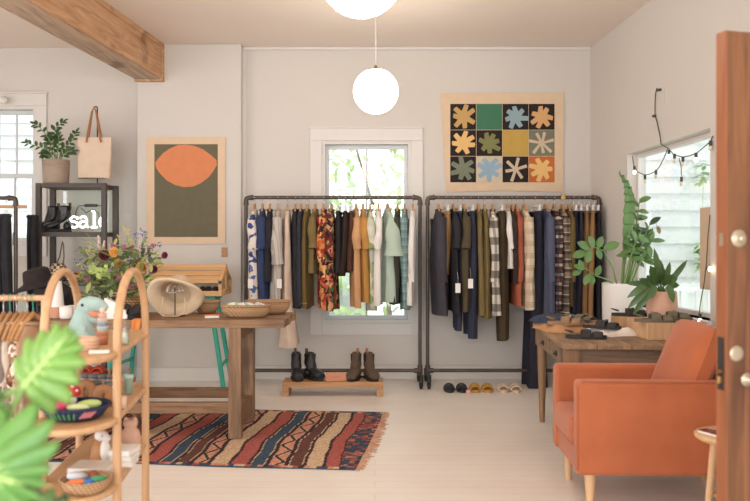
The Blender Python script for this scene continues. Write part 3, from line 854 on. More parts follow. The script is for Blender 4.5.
GR2 = [
 (438.2, 12, 314, 'top', 'charbig', 'large charcoal wool coat, first on the quilt-side rack', S_L, {'rz': 4, 'd': 0.22}),
 (446, 8, 273, 'pants', 'camel', 'short camel trousers folded beside the charcoal coat', None, {}),
 (453.0, 8, 311, 'top', 'black', 'black shirt dress with two white price tags', S_S, {'tag': (0.0, -0.25, -0.66)}),
 (458.3, 6, 328, 'pants', 'indigo', 'indigo trousers, shorter pair behind the tagged shirts', None, {'dy': 0.05}),
 (463.3, 9, 310, 'top', 'dkolive', 'dark olive shirt with short sleeve and white tag', S_S, {'tag': (0.02, -0.25, -0.62)}),
 (470.5, 9, 336, 'pants', 'indigo', 'long indigo trousers beside the olive dresses', None, {}),
 (478, 7, 314, 'top', 'olive2', 'light olive dress beside the indigo trousers', None, {}),
 (484.5, 8, 317, 'top', 'olive2', 'light olive long dress beside the white plaid shirt', None, {}),
 (492.5, 10, 314, 'top', 'bwplaid', 'black and white bold plaid flannel shirt', S_L, {}),
 (501, 11, 340, 'pants', 'bark', 'olive brown wide trousers hanging lowest under the quilt', None, {}),
 (507.5, 6, 268, 'top', 'white', 'short white top glimpsed beside the rust shirt', S_S, {}),
 (511.8, 6, 282, 'top', 'dbrown', 'short dark brown top beside the rust shirt', S_S, {}),
 (516.3, 7, 304, 'top', 'rust', 'rust red shirt beside the beige plaid flannel', S_L, {}),
 (524, 11, 308, 'top', 'beplaid', 'beige and cream plaid flannel shirt', S_L, {}),
 (535, 11, 388.5, 'pants', 'ink', 'long ink navy overalls whose hem reaches the floor', None, {'flare': 1}),
 (545.5, 10, 312, 'top', 'slate', 'slate blue work shirt with long sleeves', S_L, {}),
 (554, 9, 309, 'top', 'dkplaid', 'dark plaid flannel with rust and cream checks', S_L, {}),
 (562, 9, 312, 'top', 'tnplaid', 'tan and black small check flannel shirt', S_L, {}),
 (568.8, 7, 305, 'top', 'olive', 'olive shirt beside the small check flannel', S_L, {}),
 (573.5, 6.5, 316, 'pants', 'ink', 'ink navy trousers clipped beside the olive shirt', None, {}),
 (578.8, 6.5, 316, 'pants', 'midnight', 'midnight blue trousers clipped before the brown pair', None, {}),
 (584.2, 7, 318, 'pants', 'tobacco', 'tobacco brown trousers clipped beside midnight blue pair', None, {}),
 (589.6, 7, 318, 'pants', 'tobacco2', 'lighter tobacco trousers clipped near the rack corner', None, {}),
]
NM = {'pants': 'trousers', 'top': 'shirt'}
def hang(lst, y, zr, group, ppm):
    for i, (px, w, bot, kind, cl, label, sl, op) in enumerate(lst):
        x = X_(px, y); top = zr - (0.122 if kind == 'top' else 0.130)
        zb = EYE - (bot - CY) / ppm
        L = top - zb
        tt = w / ppm / 2 * 1.06
        d = op.get('d', 0.20)
        seed = int(px * 10)
        if kind == 'pants':
            mb = pants(L, tt, 0.16, seed=seed)
            if 0:
                for q_ in range(len(mb.v)):
                    x_, y_, z_ = mb.v[q_]; f_ = max(0.0, (-z_ - 0.75) / (L - 0.75)); mb.v[q_] = ((x_ + 0.01 * f_) * (1 + 0.75 * f_) , y_, z_)
        else:
            sv = {None: None, S_S: (0.30, tt * 0.8, tt * 0.95, 0.035), S_L: (min(0.60, L - 0.1), tt * 0.85, tt * 0.7, 0.03), 'half': (0.42, tt * 0.85, tt * 0.95, 0.03),
                  'boxy': (0.36, 0.045, 0.088, 0.06), 'roll': (0.44, tt * 0.85, tt * 1.05, 0.04)}[sl]
            mb = garment('top', L, tt, d, sv, seed=seed, amp=min(0.012, tt * 0.25))
        if op.get('flare'):
            for q_ in range(len(mb.v)):
                x_, y_, z_ = mb.v[q_]; f_ = max(0.0, (-z_ - 0.6) / (L - 0.6)); mb.v[q_] = ((x_ + 0.012 * f_) * (1 + 0.8 * f_) + 0.012 * f_ * math.sin(y_ * 50), y_, z_)
        nm = NM[kind] if L < 0.95 or kind == 'pants' else 'dress'
        o = mb.build(nm, FB[cl])
        o.location = (x, y + op.get('dy', 0), top); o.rotation_euler = (0, 0, R(op.get('rz', 5 * math.sin(i * 0.55))))
        tag(o, label, 'trousers' if kind == 'pants' else ('dress' if nm == 'dress' else 'shirt'), group)
        if sl == 'roll':
            MB().tube([(0.045 * math.sin(a), -0.205 + 0.03 * math.cos(a), -0.48) for a in [2 * PI * k / 14 for k in range(14)]], 0.014, 6, closed=True).build('cuff', FB[cl], o)
        if 'tag' in op: add_tag(o, *op['tag'])
        if 'buttons' in op:
            for k in range(3):
                MB().ell((-0.02 + 0.02 * k, -d - 0.025, -L + 0.05), (0.007, 0.004, 0.007), 8, 6).build('button', M_brass, o)
        hk = 'clip' if kind == 'pants' else 'wood'
        proto = HW if hk == 'wood' else HC
        lb = ('wooden hanger carrying the ' if hk == 'wood' else 'clear clip hanger holding the ') + label
        lb = ' '.join(lb.replace(',', '').split()[:15])
        if not used_h[hk]: h = proto; used_h[hk] = True
        else: h = dup(proto)
        h.location = (x, y + op.get('dy', 0), zr + (0.0215 - 0.021) ); h.rotation_euler = o.rotation_euler
        h['label'] = lb; h['group'] = 'hangers on the rails'
hang(GR1, YRK, ZR, 'garments on the window rack', 108.1)
hang(GR2, YRK, ZR, 'garments on the quilt side rack', 108.1)
# navy garment reaching the floor, black one at the rack corner
o = pants(1.10, 0.022, 0.15, seed=78).build('trousers', FB['black'], None, (X_(594.4, YRK), YRK, ZR - 0.130))
tag(o, 'black trousers last in the corner beside the post', 'trousers', 'garments on the quilt side rack')
h = dup(HC, (X_(594.4, YRK), YRK, ZR), label='clear clip hanger with the corner black trousers'); h['group'] = 'hangers on the rails'
# black trousers on the far-left rack
YK = 6.95; ZK = Z_(198, YK)
for i, (px, rz, lab) in enumerate([(-7, 70, 'black trousers furthest from the rack post, cut by frame'), (4.5, 78, 'black wide trousers with white tag by the rack post'), (23.5, 84, 'black trousers hanging past the rack post')]):
    o = pants(0.86 + 0.02 * i, 0.05, (0.06, 0.072, 0.042)[i], seed=90 + i).build('trousers', FB['black'], None, (X_(px, YK) , YK - (0.03 if i < 2 else -0.18), Z_(214, YK)), (0, 0, R(rz)))
    tag(o, lab, 'trousers', 'black trousers by the dark shelf')
    if i == 1: add_tag(o, 0.062, -0.06, -0.16, 0.03, 0.11)
t = thing('clothes_hanger', 'wooden bar hanger with black trousers beside dark shelf', 'hanger', (X_(6, YK), YK, ZK), R(90), 'hangers on the rails')
MB().box((0, 0.0, -0.075), (0.016, 0.36, 0.028)).build('bar', M_hang, t, bevel=0.004)
MB().tube([(0, 0.021 * math.sin(a), 0.021 * math.cos(a)) for a in [R(d) for d in range(-110, 200, 25)]] + [(0, 0, -0.06)], 0.0022, 6).build('hook', M_chrome, t)

# ================================================================== SHOE BENCH, BOOTS, SLIDES
YS = 6.98
t = thing('shoe_bench', 'low pine bench with two pairs of boots on it', 'bench', (X_(333.5, YS), YS, 0))
bh = 0.125; hw = 0.432
MB().bb((-hw, -0.12, bh - 0.05), (hw, 0.12, bh)).build('top_board', M_bench, t, bevel=0.004)
for s in (-1, 1):
    MB().bb((s * hw - (0.055 if s > 0 else 0), -0.12, 0), (s * hw + (0.055 if s < 0 else 0), 0.12, bh - 0.05)).build('leg', M_bench, t, bevel=0.004)
def boot(px, Y, z, rz, mt, label, hgt=0.24, ln=0.25, elastic=True, group='ankle boots'):
    t = thing('ankle_boot', label, 'boot', (X_(px, Y), Y, z), R(rz), group)
    # toe along -y
    prof = []
    secs = [(0.0, 0.0), (0.1, 0), ]
    m = MB(); n = 18; vs = []; fs = []
    rows = []
    # foot rings along y then shaft rings along z : build as swept rings bending from horizontal to vertical
    path = [(-0.175, 0.036, 0.024, 0.014, 90), (-0.168, 0.042, 0.038, 0.026, 89), (-0.14, 0.048, 0.049, 0.036, 84), (-0.10, 0.056, 0.051, 0.044, 76), (-0.055, 0.066, 0.047, 0.058, 58), (-0.016, 0.088, 0.045, 0.070, 34),
            (0.000, 0.122, 0.046, 0.070, 14), (0.006, 0.155, 0.042, 0.060, 5), (0.010, 0.19, 0.037, 0.050, 0), (0.012, hgt - 0.008, 0.034, 0.046, 0)]
    for (y, z_, rx, rl, ang) in path:
        a = R(ang); ring = []
        for k in range(n):
            th = 2 * PI * k / n
            lx = rx * math.cos(th); lo = rl * math.sin(th)
            yy = y + lo * math.cos(a); zz = z_ + lo * math.sin(a)
            ring.append((lx, yy, max(0.024, zz)))
        vs += ring
    K = len(path)
    for i in range(K - 1):
        for k in range(n):
            l = (k + 1) % n
            fs.append((i * n + k, i * n + l, (i + 1) * n + l, (i + 1) * n + k))
    m.add(vs, fs); m.add(vs[:n], [tuple(reversed(range(n)))], False)
    # dark inside
    m.ell((0, 0.035, 0.052), (0.040, 0.037, 0.044), 14, 10)
    m.build('upper', mt, t, solid=0.003)
    so = []
    for k in range(28):
        th = 2 * PI * k / 28
        yy = -0.055 + 0.125 * math.sin(th); f = (yy + 0.18) / 0.25
        w = 0.040 + 0.014 * math.cos((f - 0.3) * 4)
        so.append((w * math.cos(th), yy))
    MB().prism(so, 0.0, 0.028, 'z').build('sole', M_sole, t, bevel=0.004)
    MB().bb((-0.04, 0.03, 0.0), (0.04, 0.07, 0.02)).build('heel', M_sole, t, bevel=0.005)
    for s in (-1, 1):
        MB().prism([(-0.028, hgt - 0.02), (0.035, hgt - 0.02), (0.018, hgt - 0.13), (-0.012, hgt - 0.13)], s * 0.0385 - 0.003, s * 0.0385 + 0.003, 'x').build('elastic_gore', M_blackleather if mt is M_blackleather else M_sole, t)
    MB().tube([(0, 0.060, hgt - 0.05), (0, 0.063, hgt - 0.015), (0, 0.063, hgt + 0.02), (0, 0.051, hgt + 0.02), (0, 0.049, hgt - 0.02)], 0.006, 6, sx=2.0, up=(0, 1, 0)).build('pull_tab', M_tan if mt is not M_blackleather else M_brownleather, t)
    return t
boot(296.2, YS + .05, bh, 14, M_blackleather, 'black ankle boot with rounded toe, outer one of its pair')
boot(310.3, YS + .05, bh, 40, M_blackleather, 'black ankle boot turned sideways beside the terracotta card')
boot(356, YS + .05, bh, -14, M_brownleather, 'brown suede ankle boot beside the terracotta card')
boot(369, YS + .05, bh, 20, M_brownleather, 'brown suede ankle boot at the bench end')
q = MB().bb((-0.088, -0.012, 0), (0.088, 0.012, 0.072)).build('display_card', M_cork, None, (X_(336, 6.92), 6.92, bh), (0, 0, 0), bevel=0.003)
tag(q, 'small terracotta block sign between the boot pairs', 'sign')
MB().tube([(-0.03, -0.0135, 0.036), (-0.01, -0.0135, 0.030), (0.012, -0.0135, 0.034), (0.035, -0.0135, 0.042)], 0.0015, 5).build('logo_mark', M_tan, q)

def slide(px, Y, z, rz, mt, label, sc=1.0, group='slides', twostrap=True, flat=False):
    t = thing('slide_sandal', label, 'sandal', (X_(px, Y), Y, z), R(rz), group)
    out = []
    for k in range(30):
        th = 2 * PI * k / 30
        yy = 0.13 * math.sin(th); w = 0.046 + 0.007 * math.sin(-th)
        out.append((w * math.cos(th) * sc, yy * sc))
    MB().prism(out, 0, 0.026 * sc, 'z').build('footbed', mt, t, bevel=0.007)
    m = MB()
    for (yc, hh) in ([(-0.065, 0.042), (-0.005, 0.052)] if twostrap else [(-0.04, 0.05)]):
        pts = [(0.049 * math.cos(a) * sc, yc * sc, (0.016 + hh * math.sin(a)) * sc) for a in [PI * k / 12 for k in range(13)]]
        m.tube(pts, [0.0085 * sc] * 13, 10, sx=2.6, up=(0, 0, 1))
    m.build('strap', mt, t)
    return t
M_bl = mat('black_rubber', C(46, 46, 48), rough=0.6); M_ye = mat('mustard_rubber', C(196, 142, 46), rough=0.6, var=0.04); M_bg = mat('cream_rubber', C(214, 188, 162), rough=0.6, var=0.04)
YSL = 7.17
for (p0, mt, n, w) in ((448.8, M_bl, 'black', 'beside the rack caster'), (474.3, M_ye, 'mustard yellow', 'in the middle pair'), (502.5, M_bg, 'cream', 'near the indigo hem')):
    slide(p0, YSL - 0.03, 0, 0, mt, n + ' double strap slide on the floor, its pair\'s further from the table', 0.93, 'slides on the floor under the rack')
    slide(p0 + 12.5, YSL - 0.03, 0, 0, mt, n + ' double strap slide on the floor, its pair\'s nearer the table', 0.93, 'slides on the floor under the rack')
q = MB().box((0, 0, 0.018), (0.035, 0.006, 0.036)).build('price_tag', mat('pink_card', C(226, 160, 160)), None, (X_(468.2, 6.98), 6.975, 0)); tag(q, 'small pink and white price tag between black and yellow slides', 'price tag')

# ================================================================== RUG
rc = [(-0.104, 4.60), (0.075, 6.19)]
ux = Vector((-1.33 + 0.104, 4.73 - 4.60)).normalized(); vx = Vector((rc[1][0] - rc[0][0], rc[1][1] - rc[0][1])); WV = vx.length; vx.normalize()
LU = 2.75
def rug():
    NU, NV = 330, 150
    navy, red, cream, brown, oran, dark = (66, 82, 98), (170, 94, 84), (204, 174, 142), (104, 70, 62), (204, 140, 114), (66, 52, 56)
    seq = [('e', .13)] + [('r', .10), ('c', .115), ('b', .105), ('z', .12), ('n', .105), ('r', .115), ('c', .12), ('z', .11), ('b', .10), ('n', .105), ('r', .11), ('z', .115), ('c', .115), ('r', .115), ('n', .105), ('z', .12), ('b', .10), ('c', .11), ('r', .11), ('n', .105), ('z', .12), ('c', .11), ('r', .11), ('b', .2)]
    base = {'r': red, 'c': cream, 'b': brown, 'z': oran, 'n': navy, 'e': navy}
    rnd = random.Random(11)
    def pick(u, v):
        w = 0.012 * math.sin(v * 6 + 1.0) + 0.005 * math.sin(v * 15 + u * 3) + 0.010 * math.sin(v * 3.1 + 2)
        uu = u + (w if u > 0.10 else 0)
        edge = min(v, WV - v)
        if edge < 0.055:
            k = int(u / 0.035); rr = random.Random(k * 13 + (1 if v < 0.5 else 0)); c = rr.choice([navy, navy, red, cream, oran, dark])
            if edge < 0.012: c = navy
            return c
        a = 0.0
        for key, wd in seq:
            if uu < a + wd: break
            a += wd
        f = (uu - a)
        if key == 'e':
            k1 = int((v + .2 * u) / 0.03); k2 = int(u / 0.035); rr = random.Random(k1 * 91 + k2 * 7)
            return rr.choice([navy, red, navy, red, oran, navy, navy]) if (v / .03) % 1 > .25 else dark
        if f < 0.010 or f > wd - 0.010: return dark
        if f < 0.016 or f > wd - 0.016: return cream if key in 'nb' else dark if key == 'z' else base[key]
        if key == 'z':
            tri = abs(((v / 0.26) % 1.0) - 0.5) * 2
            g = f / wd
            dd = abs(g - (0.22 + 0.56 * tri))
            if dd < 0.10: return dark
            if dd < 0.17: return cream
        return base[key]
    vs = []; fs = []; cl = []
    for j in range(NV + 1):
        for i in range(NU + 1):
            u = LU * i / NU; v = WV * j / NV
            eu = 0.012 * math.sin(v * 9) + 0.02 * math.sin(v * 4 + 1) if i == 0 else 0
            ev = 0.008 * math.sin(u * 5 + 1) * (1 if j in (0, NV) else 0)
            q = Vector(rc[0]) + ux * (u + eu * 0.6) + vx * (v + ev)
            vs.append((q.x, q.y, 0.006 + 0.0015 * math.sin(u * 8) * math.sin(v * 6)))
    for j in range(NV):
        for i in range(NU):
            fs.append((j * (NU + 1) + i, (j + 1) * (NU + 1) + i, (j + 1) * (NU + 1) + i + 1, j * (NU + 1) + i + 1))
            c = pick(LU * (i + .5) / NU, WV * (j + .5) / NV); k = rnd.uniform(0.88, 1.1)
            cl.append(tuple(lin(min(255, x * k)) for x in c) + (1,))
    me = bpy.data.meshes.new('kilim_rug'); me.from_pydata(vs, [], fs); me.update()
    at = me.color_attributes.new('weave', 'FLOAT_COLOR', 'CORNER')
    flat = []
    for c in cl:
        for _ in range(4): flat += c
    at.data.foreach_set('color', flat)
    m, N, L, b = newmat('kilim_weave')
    va = N.new('ShaderNodeVertexColor'); va.layer_name = 'weave'; L.new(va.outputs[0], b.inputs['Base Color'])
    b.inputs['Roughness'].default_value = 0.95; b.inputs['Specular IOR Level'].default_value = 0.1
    me.materials.append(m)
    o = bpy.data.objects.new('kilim_rug', me); scene.collection.objects.link(o)
    md = o.modifiers.new('solid', 'SOLIDIFY'); md.thickness = 0.005; md.offset = -1
    tag(o, 'flat woven kilim rug striped red, navy, cream and brown', 'rug')
    f = MB(); r2 = random.Random(4)
    for k in range(150):
        v = WV * (k + r2.random()) / 150
        q = Vector(rc[0]) + vx * v
        ln = r2.uniform(0.02, 0.07) * (1.0 if 0.3 < v < 1.2 else 0.7)
        d = -ux * ln + vx * r2.uniform(-0.03, 0.03)
        f.tube([(q.x, q.y, 0.004), (q.x + d.x * .5, q.y + d.y * .5, 0.006), (q.x + d.x, q.y + d.y, 0.003)], [0.005, 0.004, 0.002], 5)
    fo = f.build('fringe', mat('fringe_wool', C(200, 150, 116), rough=0.95, var=0.2), o)
rug()
# ================================================================== LEFT RUSTIC TABLE
TY0, TY1, TZ = 5.32, 5.97, 0.80
t = thing('wooden_table', 'rustic reclaimed wood table standing on the kilim rug', 'table', (-1.43, (TY0 + TY1) / 2, 0.009))
TL, TR_, TB = -2.50, -0.60, TZ - 0.009
def rel(x): return x + 1.43
m = MB()
for k in range(4):
    a = -0.325 + k * 0.1625
    m.bb((rel(TL) + 0.01 * (k % 2), a + 0.001, TB - 0.052), (rel(TR_) + [0.0, 0.006, -0.004, 0.01][k], a + 0.1615, TB - 0.0005 * (k % 2)))
m.build('tabletop', M_table, t, bevel=0.004)
for x in (-0.934, -2.33):
    for y in (-0.28, 0.265):
        MB().box((rel(x), y, (TB - 0.052) / 2), (0.085, 0.085, TB - 0.052)).build('leg', M_tableleg, t, bevel=0.004)
    MB().bb((rel(x) - 0.03, -0.2375, 0.055), (rel(x) + 0.03, 0.2225, 0.19)).build('end_stretcher', M_table, t, bevel=0.004)
    MB().bb((rel(x) - 0.03, -0.2375, TB - 0.14), (rel(x) + 0.03, 0.2225, TB - 0.052)).build('end_rail', M_table, t, bevel=0.004)
for y in (-0.28, 0.265):
    MB().bb((rel(-2.2875), y - 0.025, 0.165), (rel(-0.9765), y + 0.025, 0.238)).build('long_stretcher', M_table, t, bevel=0.004)

def basket(px, Y, z, rx, ry, h, label, rz=0, flare=1.15, name='wicker_basket', mt=None, group='wicker baskets on the rustic table'):
    t = thing(name, label, 'basket', (X_(px, Y), Y, z), R(rz), group)
    m = MB(); n = 32
    pr = [(0.0, 0.004), (0.85, 0.004), (0.95, 0.02), (1.0 + (flare - 1) * .5, h * .5), (flare, h), (flare - 0.05, h), (0.95, h * .5), (0.88, 0.012), (0, 0.012)]
    m.lathe(pr, n, sx=rx, sy=ry)
    m.build('body', mt or M_wick, t)
    r = MB(); r.tube([((flare - 0.02) * rx * math.cos(a), (flare - 0.02) * ry * math.sin(a), h) for a in [2 * PI * k / n for k in range(n)]], 0.009, 7, closed=True)
    r.build('rim', mt or M_wick, t)
    return t
ZT = TZ + 0.001
basket(246, 5.52, ZT, 0.155, 0.085, 0.082, 'long oval wicker basket of wrapped soaps, front of table', 3, 1.1)
basket(268, 5.80, ZT, 0.145, 0.075, 0.092, 'empty wicker basket behind the soap basket', -4, 1.15)
basket(207, 5.87, ZT, 0.075, 0.065, 0.085, 'small round wicker basket half behind the bucket hat', 0, 1.25)
random.seed(3)
for i, (px, col, lab) in enumerate([(232, C(176, 206, 160), 'green wrapped soap bar, left end of the soap basket'), (243, C(236, 232, 224), 'white wrapped soap bar in the soap basket middle'), (250, C(150, 200, 180), 'mint wrapped soap bar in the soap basket'), (261, C(196, 200, 210), 'pale lilac wrapped soap at the soap basket end')]):
    o = MB().box((0, 0, 0.0), (0.075, 0.05, 0.035), (0.25, 0.1 * (i - 1), 0.3 * i)).build('soap_bar', mat('wrap%d' % i, col, rough=0.5, var=0.1, scale=25), None, (X_(px, 5.50), 5.50, ZT + 0.078), bevel=0.004)
    tag(o, lab, 'soap', 'wrapped soaps in the long basket')
    MB().box((0, 0, 0.0), (0.04, 0.052, 0.037), (0.25, 0.1 * (i - 1), 0.3 * i)).build('wrapper_band', M_paper, o)
    o.children[0].location = (0, 0, 0)
o = MB().ell((0, 0, 0), (0.03, 0.03, 0.024)).build('soap_ball', mat('plum', C(126, 84, 110)), None, (X_(207, 5.87), 5.87, ZT + 0.04)); tag(o, 'small plum coloured round soap in the small basket', 'soap')
o = MB().ell((0, 0, 0), (0.028, 0.028, 0.022)).build('soap_ball', M_paper, None, (X_(207, 5.87) - 0.045, 5.87 - 0.01, ZT + 0.038)); tag(o, 'white round soap in the small basket', 'soap')
bk = thing('paperback_book', 'small white book with orange strip lying beside the basket', 'book', (X_(212, 5.5), 5.5, ZT), R(12))
MB().bb((-0.048, -0.04, 0), (0.048, 0.04, 0.016)).build('pages', M_paper, bk, bevel=0.002)
MB().bb((-0.05, -0.042, 0.016), (0.05, 0.042, 0.019)).build('cover', M_coral, bk)

# bucket hat on wire stand
t = thing('hat_stand', 'black wire head stand holding the cream bucket hat', 'hat stand', (X_(175, 5.62), 5.62, ZT))
MB().tube([(0.07 * math.cos(a), 0.07 * math.sin(a), 0.004) for a in [2 * PI * k / 24 for k in range(24)]], 0.004, 6, closed=True).tube([(-0.07, 0, 0.004), (0.07, 0, 0.004)], 0.003, 6).build('base_ring', M_blackm, t)
MB().cyl((0, 0, 0.004), (0, 0, 0.20), 0.004).build('stem', M_blackm, t)
m = MB()
for k in range(4):
    a = PI * k / 4
    m.tube([(0.06 * math.cos(b) * math.cos(a), 0.06 * math.cos(b) * math.sin(a), 0.17 + 0.055 * math.sin(b)) for b in [PI * i / 10 for i in range(11)]], 0.0022, 6)
m.tube([(0.06 * math.cos(a), 0.06 * math.sin(a), 0.17) for a in [2 * PI * k / 24 for k in range(24)]], 0.003, 6, closed=True)
m.build('head_cage', M_chrome, t)
t2 = thing('bucket_hat', 'cream felt bucket hat with tie cords tipped towards the room', 'hat', (X_(175, 5.62), 5.62, ZT + 0.155))
m = MB()
n = 40; prof = [(0.0, 0.150), (0.05, 0.147), (0.085, 0.13), (0.104, 0.085), (0.112, 0.02), (0.118, 0.004), (0.15, -0.016), (0.182, -0.036), (0.196, -0.036), (0.202, -0.028), (0.204, -0.034), (0.196, -0.046), (0.180, -0.046), (0.148, -0.026), (0.112, -0.006), (0.106, 0.018), (0.098, 0.08), (0.08, 0.12), (0.048, 0.136), (0, 0.14)]
m.lathe(prof, n)
for i in range(len(m.v)):
    x, y, z = m.v[i]; r = math.hypot(x, y); a = math.atan2(y, x)
    if r > 0.11: z += 0.025 * math.sin(2 * a + 1) * (r - 0.11) / 0.08; y *= .80
    m.v[i] = (x, y, z)
m.xf(Matrix.Translation((0, .02, 0)) @ Matrix.Rotation(R(4), 4, 'Y') @ Matrix.Rotation(R(-62), 4, 'X'))
m.build('hat_body', M_straw, t2)
MB().tube([(-0.07, -0.045, -0.02), (-0.075, -0.075, -0.08), (-0.08, -0.09, -0.13), (-0.06, -0.10, -0.146), (0.0, -0.10, -0.147), (0.05, -0.10, -0.146), (0.085, -0.09, -0.12), (0.09, -0.07, -0.06), (0.075, -0.045, -0.02)], 0.004, 6).build('tie_cord', M_cream, t2)

# wicker vase and bouquet
VY = 5.78; VX = X_(133, VY)
t = thing('wicker_vase', 'tall wicker vase holding the mixed flower bouquet', 'vase', (VX, VY, ZT))
MB().lathe([(0, 0), (0.085, 0), (0.105, 0.03), (0.105, 0.12), (0.09, 0.17), (0.075, 0.20), (0.072, 0.22), (0.06, 0.22), (0.06, 0.16), (0, 0.15)], 28).build('body', M_wickd, t)
m = MB()
for k in range(6): m.tube([(0.107 * math.cos(a), 0.107 * math.sin(a), 0.02 + 0.025 * k) for a in [2 * PI * i / 28 for i in range(28)]], 0.006, 6, closed=True)
m.build('weave_band', M_wickd, t)
random.seed(21)
bq = thing('flower_bouquet', 'loose mixed bouquet of burgundy, yellow, lime and lilac flowers', 'bouquet', (VX, VY, ZT + 0.20))
def bpos(px, py, dy=0.0):
    q = P(px, py, VY + dy); return q - Vector((VX, VY, ZT + 0.20))
m = MB()
for k in range(46):
    tx, tz = random.uniform(78, 166), random.uniform(232, 296)
    e = bpos(tx, tz, random.uniform(-0.14, 0.16))
    m.tube([(random.uniform(-.03, .03), random.uniform(-.03, .03), -0.04), (e.x * .35, e.y * .4, max(0.03, e.z * .55)), e], [0.004, 0.003, 0.002], 5)
m.build('stems', M_stem, bq)
def leafcluster(mt, n, box, L, W, name='foliage'):
    m = MB()
    for k in range(n):
        c = bpos(random.uniform(box[0], box[1]), random.uniform(box[2], box[3]), random.uniform(-0.16, 0.16))
        m.leaf(c, (random.uniform(-1, 1), random.uniform(-1, .5), random.uniform(-.5, 1)), (random.uniform(-.3, .3), -.5, 1), random.uniform(.6, 1.2) * L, W * random.uniform(.7, 1.2))
    return m.build(name, mt, bq)
leafcluster(mat('foliage_olive', C(98, 112, 66), rough=.5, var=.25), 150, (84, 154, 250, 300), 0.085, 0.036)
leafcluster(mat('foliage_sage', C(134, 148, 92), rough=.5, var=.25), 120, (80, 153, 248, 300), 0.08, 0.036)
leafcluster(mat('leaf_lime', C(170, 176, 100), rough=0.5, var=0.2), 120, (84, 158, 240, 296), 0.06, 0.03)
def flower(px, py, r, mt, kind='dahlia', dy=-0.14, name='dahlia'):
    c = bpos(px, py, dy); m = MB()
    if kind == 'dahlia':
        fac = Vector((random.uniform(-.3, .3), -1, random.uniform(.1, .5))).normalized()
        u = fac.cross(Vector((0, 0, 1))).normalized(); v = u.cross(fac)
        for ring in range(5):
            nn = 14 - ring * 2; rr = r * (1 - ring * 0.18)
            for k in range(nn):
                a = 2 * PI * (k + ring * .5) / nn
                d = (u * math.cos(a) + v * math.sin(a)) * 1.0 + fac * (0.25 + ring * 0.35)
                m.leaf(c + fac * (0.004 * ring), d, fac, rr, rr * 0.5, bend=-0.2, fold=0.3)
        m.ell(c + fac * 0.01, (r * .3, r * .3, r * .3), 10, 8)
    elif kind == 'cluster':
        for k in range(int(34)):
            q = Vector((random.gauss(0, .45), random.gauss(0, .35), random.gauss(0, .38))) * r
            for p_ in range(4):
                a = PI / 2 * p_ + random.random()
                m.leaf(c + q, (math.cos(a), -.3, math.sin(a)), (0, -1, 0), r * .3, r * .24)
    elif kind == 'spike':
        for k in range(16):
            f = k / 16
            q = Vector((random.uniform(-.3, .3) * r * (1.2 - f), random.uniform(-.3, .3) * r, -r * 1.2 + f * r * 3.0))
            m.ell(c + q, (r * .26, r * .26, r * .22), 8, 6)
    else:
        for k in range(9):
            q = Vector((random.uniform(-1, 1), random.uniform(-.6, .6), random.uniform(-1, 1))) * r
            m.ell(c + q, (r * .22, r * .22, r * .22), 7, 5)
    return m.build(name, mt, bq)
F = {k: mat('petal_' + k, v, rough=0.7, var=0.15, scale=30) for k, v in dict(burg=C(104, 28, 44), yel=C(226, 164, 72), lime=C(170, 188, 96), pink=C(232, 196, 186), lil=C(214, 192, 200), mag=C(168, 78, 116), blue=C(96, 104, 150), gold=C(206, 146, 62), cream=C(222, 200, 120), red=C(134, 40, 58)).items()}
flower(104.5, 256, 0.047, F['burg']); flower(115, 252.5, 0.045, F['yel'], name='marigold'); flower(143, 268, 0.052, F['gold'], name='marigold')
flower(119, 264, 0.04, mat('petal_ochre', C(160, 130, 60)), name='marigold'); flower(155, 270, 0.032, F['burg']); flower(165.5, 255.5, 0.03, F['red'], dy=-.05)
flower(102, 272, 0.055, F['lime'], 'cluster', name='hydrangea'); flower(93, 268, 0.035, F['lime'], 'cluster', dy=-.1, name='hydrangea'); flower(128, 250, 0.035, F['lime'], 'cluster', dy=.05, name='hydrangea')
for (x, y, r) in [(99, 243, .03), (104, 247, .026), (140, 250, .034), (146, 254, .03), (137, 258, .026), (148, 271, .03)]: flower(x, y, r, F['pink'] if x < 120 or x > 147 else F['lil'], 'spike', dy=-.05, name='stock_flower')
for (x, y) in [(124, 247), (132, 247), (88, 279), (118, 279), (153, 246), (130, 287), (138, 285), (113, 245)]: flower(x, y, .02, F['mag'], 'cluster', dy=-.12, name='scabiosa')
for (x, y) in [(78, 262), (84, 257), (133, 253), (142, 231), (144, 235), (135, 235), (158, 245), (128, 262), (85, 268)]: flower(x, y, .022, F['blue'], 'dots', dy=-.08, name='statice')
for (x, y) in [(120, 238), (124, 228), (128, 232), (88, 250), (94, 250), (130, 241), (159, 262)]: flower(x, y, .022, F['cream'], 'dots', dy=-.05, name='fennel_flower')

# pair of black shoes on the table beside the vase
for i, (px, rz, lab) in enumerate([(126, 4, 'black clog on the table in front of the vase, further from the hat'), (137.5, -4, 'black clog on the table in front of the vase, nearer the hat')]):
    t = thing('clog_shoe', lab, 'shoe', (X_(px, 5.45), 5.45, ZT), R(rz), 'black clogs by the vase')
    m = MB()
    m.tube([(0, -0.115, 0.03), (0, -0.10, 0.036), (0, -0.05, 0.048), (0, 0.0, 0.058), (0, 0.03, 0.06)], [0.015, 0.03, 0.038, 0.040, 0.038], 14, sx=1.0, up=(0, 0, 1))
    m.tube([(0.034 * math.cos(a), 0.065 + 0.055 * math.sin(a), 0.05) for a in [PI * k / 12 for k in range(13)]], 0.014, 8)
    m.build('upper', M_blackleather, t)
    MB().lathe([(0, 0), (0.9, 0), (1, 0.008), (1, 0.026), (0, 0.026)], 28, sx=0.042, sy=0.125).build('sole', M_sole, t)
